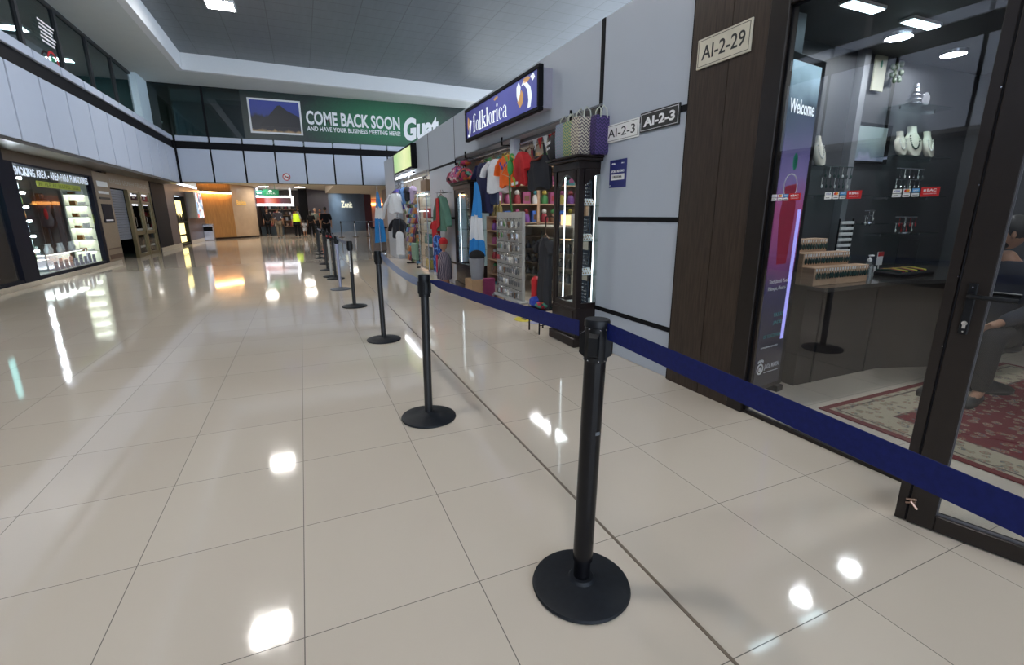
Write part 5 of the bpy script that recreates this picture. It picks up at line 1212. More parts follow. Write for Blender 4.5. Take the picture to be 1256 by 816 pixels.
p3 = post_slim(P3, 'third queue post from the camera, slim black with a grey belt towards the second')
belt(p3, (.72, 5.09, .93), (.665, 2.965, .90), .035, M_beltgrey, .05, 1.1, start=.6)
p4 = post_slim(P4, 'fourth queue post, black with white lettering tape down its crooked pole', (0, math.radians(.2)))
tp = MB()
marks(p4, M_ink, (.574, 7.2612, .80), (0, 0, -1), (1, 0, 0), .26, .014, 12, 6, 'tape_lettering', .001)
MB().box(.572, .590, 7.2615, 7.264, .52, .82).build('white_tape', M_paper, p4)
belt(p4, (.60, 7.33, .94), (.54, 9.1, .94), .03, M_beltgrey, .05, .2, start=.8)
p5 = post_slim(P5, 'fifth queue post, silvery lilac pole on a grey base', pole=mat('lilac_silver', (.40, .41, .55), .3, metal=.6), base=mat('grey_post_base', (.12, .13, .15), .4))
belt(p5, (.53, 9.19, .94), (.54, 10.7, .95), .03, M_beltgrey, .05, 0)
p6 = post_slim(P6, 'sixth queue post, black pole with a red tape ring at the top')
MB().lathe([(.0385, .87), (.0392, .87), (.0392, .91), (.0385, .91)], (P6[0], P6[1], 0), 24, cap=False).build('red_tape', M_red, p6)
ps = post_slim((.485, 11.15, 0), 'seventh queue post, pale silver pole right behind the red-taped one', pole=mat('pale_silver_pole', (.50, .50, .48), .3, metal=.4))
MB().lathe([(.0385, .87), (.0392, .87), (.0392, .91), (.0385, .91)], (.485, 11.15, 0), 24, cap=False).build('red_tape', M_red, ps)
far = [((.467, 12.56, 0), 'eighth queue post, slim black, just past the silver one'), ((.497, 14.2, 0), 'ninth queue post from the camera, slim and black'),
       ((.411, 16.2, 0), 'tenth queue post from the camera, slim and black'), ((.479, 17.9, 0), 'eleventh queue post from the camera, partly hidden'), ((.454, 19.4, 0), 'twelfth queue post from the camera, partly hidden'), ((.543, 22.7, 0), 'farthest black queue post of the long row')]
prev = None
for (l, lb) in far:
    q = post_slim(l, lb)
    if prev: belt(q, (l[0], l[1]-.05, .93), (prev[0], prev[1]+.05, .93), .02, M_beltgrey, .05)
    prev = l
for k, (x, y) in enumerate(((2.15, 31.0), (2.95, 31.0), (3.75, 30.9), (4.35, 30.3))):
    q = post_slim((x, y, 0), ['black queue post before the far blue wall, leftmost of four', 'silver queue post before the far blue wall, second from left', 'silver queue post before the far blue wall, third from left', 'bright white queue post before the far blue wall, rightmost of four'][k], pole=[None, M_silver, M_silver, M_paper][k])
    if k < 3:
        b_ = ((2.95, 31.0), (3.75, 30.9), (4.35, 30.3))[k]; belt(q, (x+.04, y, .93), (b_[0]-.04, b_[1], .93), .02, M_beltgrey, .05)
    else: belt(q, (x+.04, y, .93), (5.6, 30.2, .93), .02, mat('bright_blue_belt', (.03, .05, .6), .5), .06)

# ------------------------------------------------------------------ left shop fronts (plane x = -5)
LX0 = -5.0
M_stone = mat('cream_stone_kerb', (.50, .45, .37), .35, var=.1)
M_darkfr = mat('blue_black_frame', (.008, .009, .018), .55, spec=.12)
struct('ceiling_arcade', MB().box(-5.9, BX-.03, -9, 23.4, 2.56, 2.62), mat('dark_brown_soffit', (.085, .070, .055), .35, var=.3, scale=3, stretch=(1, .2, 1)))
struct('trim_18', B(-5.02, -4.97, 12.25, 16.55, 2.36, 2.56), mat('brown_lintel', (.09, .065, .045), .5))
struct('baseboard_left', MB().rbox(-5.1, -4.94, 9.4, 17.3, 0, .09, .004).rbox(-5.1, -4.93, 21.8, 25.15, 0, .16, .004).rbox(-5.1, -4.96, 27.35, 31.5, 0, .16, .004), M_stone)
# display window
w = struct('window_22', MB().rbox(-5.08, -4.97, 11.95, 12.55, .09, 2.56, .006).box(-5.06, -4.98, 12.55, 16.22, .09, .16).box(-5.06, -4.98, 12.55, 16.22, 2.33, 2.38).rbox(-5.08, -4.97, 16.22, 16.42, .0, 2.56, .006), M_darkfr)
B(-5.02, -5.012, 12.55, 16.22, .16, 2.33).build('pane', glass_mat('bright_case_glass', (.96, .98, .98), 1.35, .8), w)
struct('wall_display_case', MB().box(-6.3, -6.2, 12.3, 16.4, .0, 2.5).box(-6.2, -5.05, 12.3, 12.4, 0, 2.5).box(-6.2, -5.06, 16.3, 16.4, 0, 2.5).box(-6.2, -5.06, 12.4, 16.3, 2.4, 2.5).box(-6.2, -5.06, 12.4, 16.3, .0, .14), mat('case_interior', (.20, .20, .19), .6, var=.3, scale=2))
t = thing('window_lettering', 'white SMOKING AREA lettering with a yellow green strip on the bright display window', 'window sign', (-5.0, 14.4, 2.05))
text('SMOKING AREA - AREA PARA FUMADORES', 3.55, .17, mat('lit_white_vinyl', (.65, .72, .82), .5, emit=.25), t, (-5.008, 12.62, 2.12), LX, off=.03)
MB().box(-5.009, -5.006, 13.4, 15.6, 1.94, 2.06).build('green_strip', mat('lime_vinyl', (.42, .48, .06), .5), t)
marks(t, mat('dark_green_vinyl', (.1, .14, .02), .5), (-5.006, 13.5, 1.965), LX, (0, 0, 1), 2.0, .07, 22, 5, 'small_lettering')
M_caselamp = mat('case_spot', (1, 1, 1), .5, emit=80, ecol=(.88, .94, 1), var=0)
M_caseshelf = mat('white_lit_shelf', (.6, .62, .52), .4)
hts = (.42, .72, 1.02, 1.30, 1.58, 1.86)
hn = ['lowest', 'second', 'third', 'fourth', 'fifth', 'top']
t = thing('display_shelving', 'brightly spot-lit shelf stack at the left end of the display window', 'shelving', (-5.25, 13.1, .14))
for z in hts: MB().box(-5.45, -5.08, 12.80, 13.4, z, z+.012).build('shelf', MATS['shelf_glass'], t)
MB().box(-5.47, -5.45, 12.75, 13.4, .14, 2.30).box(-5.45, -5.06, 12.75, 12.77, .14, 2.3).build('back_panel', mat('grey_back_panel', (.35, .36, .37), .5), t)
for z in hts: MB().box(-5.12, -5.08, 12.95, 13.03, z+.20, z+.235).box(-5.10, -5.09, 12.77, 12.96, z+.21, z+.22).build('spot_lamp', M_caselamp, t)
t = thing('display_shelving', 'pale lit shelf stack against the right end of the display window', 'shelving', (-5.3, 16.1, .14))
for z in hts: MB().box(-5.50, -5.12, 15.95, 16.28, z, z+.02).build('shelf', M_caseshelf, t)
MB().box(-5.52, -5.08, 16.27, 16.29, .14, 2.32).box(-5.53, -5.50, 15.95, 16.28, .14, 2.32).build('back_panel', M_caseshelf, t)
for z in hts: MB().box(-5.48, -5.16, 16.0, 16.24, z-.02, z-.008).build('light_panel', mat('case_panel_glow', (1, 1, 1), .5, emit=3, ecol=(.95, 1, .92), var=0), t)
bc = [mat('bottle_'+n, c, .15, coat=.4) for n, c in (('amber', (.25, .10, .02)), ('green', (.03, .12, .05)), ('clear', (.55, .6, .62)), ('dark', (.02, .02, .03)))]
bn = ['amber', 'green', 'clear', 'dark']
for r, z in enumerate(hts):
    for q in range(5):
        ci = (r+q*3) % 4
        t = thing('bottle', f'{bn[ci]} bottle on the {hn[r]} left-end shelf of the display window, {["nearest", "second nearest", "middle", "second farthest", "farthest"][q]} one', 'bottle', (-5.3+.04*(q % 2), 12.85+.12*q, z+.012))
        MB().lathe([(.0, 0), (.035, 0), (.036, .12), (.014, .16), (.014, .2)], (0, 0, 0), 10).build('bottle_body', bc[ci], t, local=True)
        MB().cyl((0, 0, .2), .016, .02, 8).build('cap', M_ink, t, local=True)
    for q in range(2):
        t = thing('boxed_item', f'{["pale", "amber"][q]} boxed item on the {hn[r]} right-end shelf of the display window', 'box', (-5.2-.17*q, 16.08, z+.02))
        MB().rbox(-.06, .06, -.06, .06, 0, .06+.03*((q+r) % 3), .004).build('carton', [M_paper, bc[0]][q], t, local=True)
t = thing('display_mannequin', 'dark clothed bust form with a red patch in the display window', 'mannequin', (-5.85, 15.75, .14), 0)
MB().lathe([(.14, 0), (.14, .02), (.02, .04), (.02, .9), (.10, .95), (.13, 1.1), (.10, 1.3), (.15, 1.5), (.12, 1.58), (.04, 1.62), (.05, 1.72)], (0, 0, 0), 20).build('form', mat('dark_form', (.03, .03, .035), .6), t, local=True)
MB().ball((.05, -.11, 1.25), (.04, .03, .14), 10, 8).build('red_patch', M_redc, t, local=True)
for k, (x, z0, z1, m_) in enumerate(((-5.72, .5, 1.7, mat('grey_cloth_drape', (.16, .16, .17), .9)), (-6.02, .4, 1.9, mat('brown_drape', (.10, .07, .05), .9)))):
    tag(MB().sheet(lambda u, v, x=x, z0=z0, z1=z1: (x+(u-.5)*.16, 16.1+.03*math.sin(u*18), z0+(z1-z0)*v), 12, 6, .01).build('hanging_drape', m_), ['grey cloth hanging beside the dark bust form in the display window', 'brown cloth hanging deepest in the display window'][k], 'cloth')
t = thing('glass_counter_case', 'low glass counter of bright trinkets along the bottom of the display window', 'display case', (-5.4, 14.7, .14))
MB().box(-5.6, -5.22, 13.6, 15.8, .14, .2).box(-5.6, -5.22, 13.6, 15.8, .50, .52).box(-5.6, -5.57, 13.6, 15.8, .2, .50).box(-5.24, -5.22, 13.6, 13.63, .2, .50).box(-5.24, -5.22, 15.77, 15.8, .2, .50).build('case_frame', M_silver, t)
MB().box(-5.55, -5.27, 13.7, 15.7, .485, .495).build('light_panel', MATS['case_panel_glow'], t)
for q in range(9):
    t = thing('paper_card', 'pale lilac price card standing along the bottom of the display window', 'card', (-5.12, 13.7+.27*q, .16), 0, 'price cards in the display window')
    MB().box(-.006, .006, -.09, .09, 0, .20+.05*(q % 2)).build('card', mat('lilac_card', (.42, .40, .50), .6), t, local=True); MB().box(.006, .008, -.06, .06, .15, .16).build('print', M_ink, t, local=True)
for q in range(7):
    t = thing('decanter', 'clear cut glass piece on the low counter of the display window', 'glassware', (-5.4+.06*(q % 2), 13.75+.3*q, .52), 0, 'cut glass pieces in the display window')
    MB().lathe([(.0, 0), (.05, 0), (.06, .08), (.03, .14), (.035, .2)], (0, 0, 0), 10).build('glass_body', bc[2], t, local=True)
# the window further left, with magazines
w = struct('window_23', MB().rbox(-5.08, -4.97, 9.6, 10.75, .0, 2.56, .006).box(-5.06, -4.98, 10.75, 11.95, .09, .15).box(-5.06, -4.98, 10.75, 11.95, 2.3, 2.56), M_darkfr)
B(-5.02, -5.012, 10.75, 11.95, .15, 2.3).build('pane', MATS['bright_case_glass'], w)
struct('wall_side_case', MB().box(-6.1, -6.0, 9.6, 12.2, 0, 2.5).box(-6.0, -5.06, 12.05, 12.2, 0, 2.5).box(-6, -5.06, 9.6, 9.7, 0, 2.5).box(-6, -5.06, 9.7, 12.05, 2.4, 2.5), mat('brown_case', (.06, .045, .04), .6))
t = thing('magazine_rack', 'small rack of magazines in the leftmost shop window', 'magazine rack', (-5.5, 11.4, .15))
for z in (.18, .5, .82): MB().box(-5.7, -5.3, 10.9, 11.9, z, z+.02).build('shelf', M_white, t)
MB().box(-5.72, -5.70, 10.9, 11.9, .15, 1.1).build('back_panel', M_darkfr, t)
for r, z in enumerate((.2, .52, .84)):
    for q in range(3):
        tag(MB().box(-5.42, -5.40, 10.98+.3*q, 11.2+.3*q, z, z+.24).build('magazine', [pr3, M_paper, mat('yellow_black_cover', (.5, .38, .03), .4), pr2, cols[6], M_paper, cols[4], pr1, cols[0]][r*3+q]), f'magazine on the {["bottom", "middle", "upper"][r]} shelf of the leftmost window rack, {["nearest", "centre", "farthest"][q]} copy', 'magazine')
t = thing('lit_poster', 'bright aqua lit poster in the leftmost shop window', 'poster', (-5.3, 11.2, 1.25))
MB().box(-5.3, -5.26, 10.85, 11.6, 1.25, 2.05).build('poster_box', M_darkfr, t); MB().box(-5.26, -5.255, 10.88, 11.57, 1.28, 2.02).build('lit_face', mat('aqua_lit', (.35, .8, .78), .5, emit=1.2), t)
# near left facade (only seen mirrored in the shop glass)
struct('wall_left_lower', MB().box(-5.1, -5.0, -9, 9.6, 0, 2.56), mat('dark_shopfront', (.05, .045, .045), .3, var=.2))
# beige pier with directory boards
struct('wall_left_pier', MB().rbox(-5.1, -4.96, 16.42, 17.55, 0, 2.5, .005), mat('beige_pier', (.24, .185, .13), .45, var=.12))
for k, (z0, z1, m_) in enumerate(((2.12, 2.26, M_paper), (1.93, 2.0, M_paper), (1.78, 1.84, M_ink), (1.15, 1.66, M_darkfr))):
    t = thing('directory_board', ['small white plate, uppermost on the beige pier', 'thin white plate second from the top of the beige pier', 'thin dark plate third from the top of the beige pier', 'large dark poster board on the beige pier'][k], 'board', (-4.95, 16.98, z0))
    MB().rbox(-4.96, -4.945, 16.6, 17.36, z0, z1, .003).build('board', m_, t)
    if k == 3: MB().box(-4.945, -4.942, 16.7, 17.26, 1.2, 1.24).build('text_line', M_letter, t)
struct('trim_19', MB().box(-4.962, -4.95, 16.5, 17.5, .16, .28).box(-4.962, -4.955, 16.5, 17.5, .42, .46), mat('brown_strip', (.10, .05, .03), .5))
# doorway with roller shutter, bronze double doors, text lintel
M_brass = mat('brass_bronze_frame', (.20, .16, .08), .35, metal=.5)
struct('wall_doorway', MB().box(-5.08, -4.98, 17.55, 21.75, 2.14, 2.56), mat('beige_pier', (0, 0, 0)))
t = thing('fascia_lettering', 'dim white lettering band above the shutter and bronze doors', 'sign', (-4.97, 19.6, 2.24))
marks(t, mat('dim_letters', (.35, .36, .34), .5), (-4.98, 17.7, 2.26), LX, (0, 0, 1), 3.7, .13, 26, 8)
sh = MB()
for q in range(20): sh.rbox(-5.12, -5.09, 17.58, 19.13, .62+q*.075, .69+q*.075, .006)
t = tag(sh.build('roller_shutter', mat('grey_shutter', (.17, .19, .24), .4)), 'half lowered grey roller shutter beside the bronze doors', 'shutter')
struct('wall_shutter_room', MB().box(-7, -5.1, 21.9, 22, 0, 2.5).box(-7, -5.08, 17.4, 22, 2.5, 2.56).box(-7, -6.9, 17.4, 22, 0, 2.5).box(-6.9, -5.1, 17.45, 17.55, 0, 2.5), M_black)
dd = struct('door_2', MB().rbox(-5.08, -4.98, 19.15, 19.3, 0, 2.14, .004).rbox(-5.08, -4.98, 21.6, 21.75, 0, 2.14, .004).rbox(-5.08, -4.98, 20.4, 20.5, 0, 2.14, .004), M_brass)
for k, (y0, y1) in enumerate(((19.3, 20.4), (20.5, 21.6))):
    lf = MB(); 
    for z0, z1 in ((0, .12), (.72, .84), (1.72, 1.82), (2.06, 2.14)): lf.rbox(-5.06, -5.0, y0, y1, z0, z1, .003)
    for a, b in ((y0, y0+.12), (y1-.12, y1)): lf.rbox(-5.06, -5.0, a, b, .12, 2.06, .003)
    l_ = lf.build('door_leaf', M_brass, dd); B(-5.035, -5.028, y0+.12, y1-.12, .12, 2.06).build('glass', G_dark, l_)
    MB().tube([(-4.99, y0+.08, 1.0), (-4.95, y0+.08, 1.0), (-4.95, y0+.08, 1.3), (-4.99, y0+.08, 1.3)], .01, 6).build('pull_handle', M_chrome, l_)
    MB().box(-5.026, -5.022, y0+.25, y1-.25, .86, .92).box(-5.026, -5.022, y0+.3, y1-.3, .3, .36).box(-5.026, -5.022, y0+.4, y1-.5, 1.9, 1.98).build('glass_sticker', mat('dim_letters', (0, 0, 0)), l_)
struct('wall_left_dark_pier', B(-5.1, -4.955, 21.75, 23.75, 0, 2.56), mat('dark_purple_panel', (.008, .008, .013), .6, spec=.1))
struct('wall_left_purple', MB().box(-5.1, -4.98, 23.75, 25.2, 0, 2.7).box(-5.1, -4.98, 27.3, 31.6, 0, 2.7).box(-5.1, -4.98, 25.2, 27.3, 2.2, 2.7), mat('plum_panel', (.10, .075, .085), .4, var=.15))
t = thing('lit_display_niche', 'tall warm yellow lit niche with a black frame on the plum wall', 'display niche', (-5.1, 26.2, 0))
MB().box(-5.5, -5.45, 25.2, 27.3, 0, 2.2).box(-5.45, -4.97, 25.2, 25.25, 0, 2.2).box(-5.45, -4.97, 27.1, 27.3, 0, 2.2).box(-5.45, -4.97, 25.25, 27.1, 1.0, 1.1).box(-5.45, -4.97, 25.25, 27.1, 0, .1).build('niche_frame', M_black, t)
for z0, z1 in ((.15, .42), (.5, 1.0), (1.15, 2.0)): MB().box(-5.12, -5.10, 25.3, 27.05, z0, z1).build('lit_panel', mat('warm_yellow_lit', (.75, .62, .25), .5, emit=1.3), t)
for q in range(3): tag(MB().lathe([(.0, 0), (.05, 0), (.05, .12), (.02, .3), (.0, .32)], (-5.03, 25.7+.45*q, 1.1), 12).build('vase', M_darkwood), ['nearest dark vase in the yellow lit niche', 'middle dark vase in the yellow lit niche', 'farthest dark vase in the yellow lit niche'][q], 'vase')
t = thing('wall_ad_box', 'grey box with a lit colourful poster jutting from the plum wall', 'advert', (-4.8, 29, 1.2))
MB().rbox(-4.98, -4.62, 27.6, 29.3, 1.2, 2.45, .01).build('box', mat('grey_ad_box', (.22, .22, .24), .4), t)
MB().box(-4.60, -4.58, 27.9, 29.25, 1.25, 2.40).box(-4.62, -4.60, 27.9, 29.3, 1.22, 2.43).build('lit_poster', print_mat('poster_print', [(.5, .5, .55), (.25, .35, .45), (.5, .12, .1), (.6, .55, .5), (.12, .14, .2)], 5, emit=.8), t)
t = thing('trash_bin', 'grey upright bin by the glowing brown wood wall', 'bin', (-4.75, 31.0, 0))
MB().rbox(-4.98, -4.5, 30.75, 31.25, 0, .85, .02).build('bin_body', M_silver, t); MB().rbox(-4.95, -4.53, 30.74, 30.752, .5, .75, .004).build('opening', M_black, t); MB().rbox(-5.0, -4.48, 30.73, 31.27, .85, .9, .02).build('lid', M_silver, t)

# ------------------------------------------------------------------ passage beyond the bulkhead
struct('ceiling_passage', MB().box(-6, 14, 24.6, 75, 3.1, 3.2).box(-6, 14, 23.73, 24.6, 2.66, 3.2).box(1.6, 14, 24.6, 34, 2.70, 3.1), mat('cream_ceiling', (.55, .50, .42), .6))
for k, (x, y) in enumerate(((-1.95, 25.6), (.1, 25.6), (-1.95, 29.6), (.1, 29.6), (-1.95, 34), (.1, 34), (3.5, 40), (3.5, 48), (7, 40))):
    t = thing('passage_light', f'{["bright", "round"][k % 2]} recessed lamp in the far passage ceiling, {["first row left", "first row right", "second row left", "second row right", "third row left", "third row right", "by the blue wall", "deepest", "rightmost", "before the dark wall"][k]}', 'ceiling light', (x, y, 3.07))
    MB().lathe([(.36, -.03), (.38, .03), (.33, .03), (.33, -.02), (.36, -.03)], (0, 0, 0), 24, cap=False).build('ring', M_silver, t, local=True)
    MB().cyl((0, 0, -.012), .33, .02, 24).build('lens', mat('passage_lens', (1, 1, 1), .5, emit=20, ecol=(1, .95, .86), var=0), t, local=True)
def woodblock():
    m = mat('honey_wood_panel', (.36, .19, .065), .45, var=.25, scale=3, stretch=(6, 6, .6)); return m
struct('wall_wood_left', MB().prism([(-5.1, 31.6), (-3.65, 32.9), (-3.65, 33.4), (-5.1, 32.2)], 'z', .1, 3.1), woodblock())
struct('wall_wood_corner', MB().prism([(-3.65, 32.9), (-2.6, 34.6), (-2.6, 35.2), (-3.65, 33.6)], 'z', .1, 3.1), mat('pale_honey_panel', (.46, .33, .22), .45, var=.1, scale=3))
struct('baseboard_wood', MB().prism([(-5.1, 31.58), (-3.62, 32.87), (-2.58, 34.6), (-2.7, 34.8), (-3.7, 33.2), (-5.1, 31.9)], 'z', 0, .1), M_darkwood)
t = thing('cove_light', 'warm glowing strip along the top of the brown wood wall', 'light strip', (-4.4, 32.1, 2.6))
MB().prism([(-4.95, 31.45), (-3.6, 32.66), (-3.62, 32.74), (-4.97, 31.55)], 'z', 2.55, 2.63).build('strip', mat('warm_cove', (1, .7, .4), .5, emit=16, ecol=(1, .55, .22), var=0), t)
MB().prism([(-5.0, 31.5), (-3.6, 32.76), (-3.62, 32.92), (-5.0, 31.68)], 'z', 2.63, 2.7).build('housing', M_darkwood, t)
tag(text('Barista', .8, .28, mat('ochre_letters', (.7, .42, .10), .5, emit=.3), None, (-3.44, 33.20, 1.95), (.525, .851, 0), off=.015, name='logo_lettering'), 'small ochre lettering on the pale honey panel', 'sign')
# hanging green sign
t = thing('hanging_sign', 'green hanging direction sign with a white figure below the far ceiling', 'sign', (-1.6, 30, 2.36))
MB().rbox(-1.78, -1.0, 29.96, 30.04, 2.36, 2.70, .01).box(-1.6, -1.58, 29.99, 30.01, 2.7, 3.1).box(-1.2, -1.18, 29.99, 30.01, 2.7, 3.1).build('panel', mat('green_sign_face', (.01, .16, .07), .4), t)
MB().rbox(-2.15, -1.80, 29.96, 30.04, 2.40, 2.66, .01).box(-1.82, -1.76, 29.98, 30.02, 2.5, 2.55).build('small_panel', mat('teal_sign_face', (.02, .12, .10), .4), t)
marks(t, M_letter, (-1.62, 29.96, 2.46), FX, (0, 0, 1), .45, .07, 7, 4)
MB().ball((-1.42, 29.955, 2.62), (.09, .004, .05), 10, 6).box(-2.08, -2.0, 29.952, 29.96, 2.48, 2.58).box(-1.98, -1.86, 29.952, 29.96, 2.50, 2.53).build('white_mark', M_letter, t)
# far duty shop: lit menu, dark interior
struct('wall_far_shop', MB().box(-2.7, -.05, 40, 40.1, 0, 3.1).box(-2.75, -2.65, 35, 40, 0, 3.1), mat('dark_shop_wall', (.05, .03, .022), .5, var=.5, scale=2))
struct('wall_far_dark', MB().prism([(-.05, 37.2), (.5, 37.0), (.5, 40.1), (-.05, 40.1)], 'z', 0, 3.1), M_black)
struct('wall_far_purple', MB().prism([(.5, 37.0), (2.0, 39.4), (2.0, 40.1), (.5, 40.1)], 'z', 0, 3.1), mat('grey_purple_wall', (.12, .11, .15), .5))
struct('wall_far_blue', MB().prism([(2.0, 39.4), (5.2, 44.6), (5.2, 45.2), (2.0, 40.1)], 'z', .0, 3.1), mat('steel_blue_wall', (.14, .22, .34), .5, var=.2, scale=1))
struct('wall_far_maroon', MB().prism([(5.2, 44.6), (5.9, 45.4), (5.9, 45.9), (5.2, 45.2)], 'z', .0, 3.1), mat('maroon_wall', (.10, .03, .045), .5))
struct('wall_far_end', MB().box(-6, 14, 72, 72.1, 0, 3.1), mat('pale_end_wall', (.35, .32, .32), .6))
struct('wall_passage_right', B(13.9, 14, 23.7, 72, 0, 3.1), mat('pale_end_wall', (0, 0, 0)))
tag(text('Zenit', 1.9, .5, mat('cream_lit_letters', (.75, .75, .60), .5, emit=.4), None, (3.0, 40.93, 1.9), (.524, .852, 0), off=.03, name='logo_lettering'), 'pale cream logo lettering on the far steel blue wall', 'sign')
t = thing('orange_cove_light', 'orange glowing light band beyond the maroon wall', 'light strip', (8, 56, 2.3))
MB().box(6.4, 11.5, 56, 56.2, 2.35, 2.6).build('band', mat('orange_cove', (1, .5, .15), .5, emit=4, ecol=(1, .42, .10), var=0), t); MB().box(6.3, 11.6, 56.2, 56.5, .0, 3.1).build('backing_wall', mat('rosy_wall', (.42, .24, .22), .6), t)
t = thing('menu_lightbox', 'white framed lit menu panel with red pictures above the far shop', 'lightbox', (-1.6, 37, 1.95))
MB().rbox(-2.72, -.38, 37.0, 37.12, 1.95, 2.62, .01).box(-2.6, -2.5, 37.0, 37.1, 2.6, 3.1).box(-.6, -.5, 37, 37.1, 2.6, 3.1).build('lit_frame', mat('lit_white_frame', (.9, .92, 1), .5, emit=1.6), t)
MB().box(-2.66, -.52, 36.985, 37.0, 2.10, 2.50).build('pictures', ramp_mat('red_menu_print', 'X', [(0, (.5, .05, .04)), (.22, (.55, .06, .04)), (.3, (.8, .4, .45)), (.5, (.7, .2, .12)), (.6, (.35, .04, .04)), (.72, (.12, .05, .07)), (1, (.06, .03, .03))], .5, lo=-1.1, hi=1.1, emit=.35), t)
t = thing('shop_counter', 'dark teal counter front of the far shop under the lit menu', 'counter', (-1.4, 37, 0))
MB().rbox(-2.6, -1.2, 37.0, 37.6, 0, .55, .02).build('counter_front', mat('dark_teal_front', (.03, .05, .065), .5), t); MB().rbox(-2.62, -1.15, 36.96, 37.62, .55, .6, .01).build('counter_top', M_darkwood, t)
t = thing('bottle_shelving', 'brown warm lit shelves of goods inside the far shop', 'shelving', (-1.5, 39.8, 0))
for z in (.5, .9, 1.3, 1.7): MB().box(-2.5, -.1, 39.6, 40, z, z+.05).build('shelf', mat('warm_shelf', (.30, .15, .06), .5), t)
for x in (-2.5, -1.3, -.12): MB().box(x, x+.05, 39.6, 40, 0, 2.0).build('upright', M_darkwood, t)
for r, z in enumerate((.55, .95, 1.35, 1.75)):
    for q in range(9):
        tag(MB().rbox(-2.38+.26*q, -2.22+.26*q, 39.65, 39.8, z, z+.24, .02).build('boxed_good', [bc[0], cols[0], cols[2], M_ink, cols[5]][(r*2+q) % 5]), 'small boxed good on the brown shelves of the far shop', 'box', 'boxed goods on the far shop shelves')
t = thing('shop_lamp', 'warm lamp hanging inside the far shop', 'lamp', (-1.5, 38.5, 2.6)); MB().lathe([(.2, 0), (.12, .2), (.02, .25), (.02, .5)], (0, 0, 0), 16).build('shade', M_darkwood, t, local=True); MB().cyl((0, 0, .01), .18, .02, 16).build('bulb', mat('warm_bulb', (1, .8, .5), .5, emit=10, ecol=(1, .7, .4), var=0), t, local=True)

# ------------------------------------------------------------------ people
def skin_mesh(pts, edges, rad, lev=1, root=0):
    me = bpy.data.meshes.new('s'); me.from_pydata(pts, edges, []); o = bpy.data.objects.new('s', me); COL.objects.link(o)
    m = o.modifiers.new('Skin', 'SKIN'); m.use_smooth_shade = True; m.branch_smoothing = .3
    if not me.skin_vertices:
        me.attributes
    sv = me.skin_vertices[0].data
    for i, r in enumerate(rad):
        sv[i].radius = r if isinstance(r, tuple) else (r, r); sv[i].use_root = (i == root)
    s_ = o.modifiers.new('Sub', 'SUBSURF'); s_.levels = lev; s_.render_levels = lev
    dg = bpy.context.evaluated_depsgraph_get(); dg.update()
    e = bpy.data.meshes.new_from_object(o.evaluated_get(dg))
    V = [tuple(v.co) for v in e.vertices]; F = [tuple(p.vertices) for p in e.polygons]
    bpy.data.meshes.remove(e); bpy.data.objects.remove(o); bpy.data.meshes.remove(me)
    return V, F
SKIN = [mat('skin_tan', (.34, .18, .11), .55), mat('skin_brown', (.22, .11, .065), .55)]
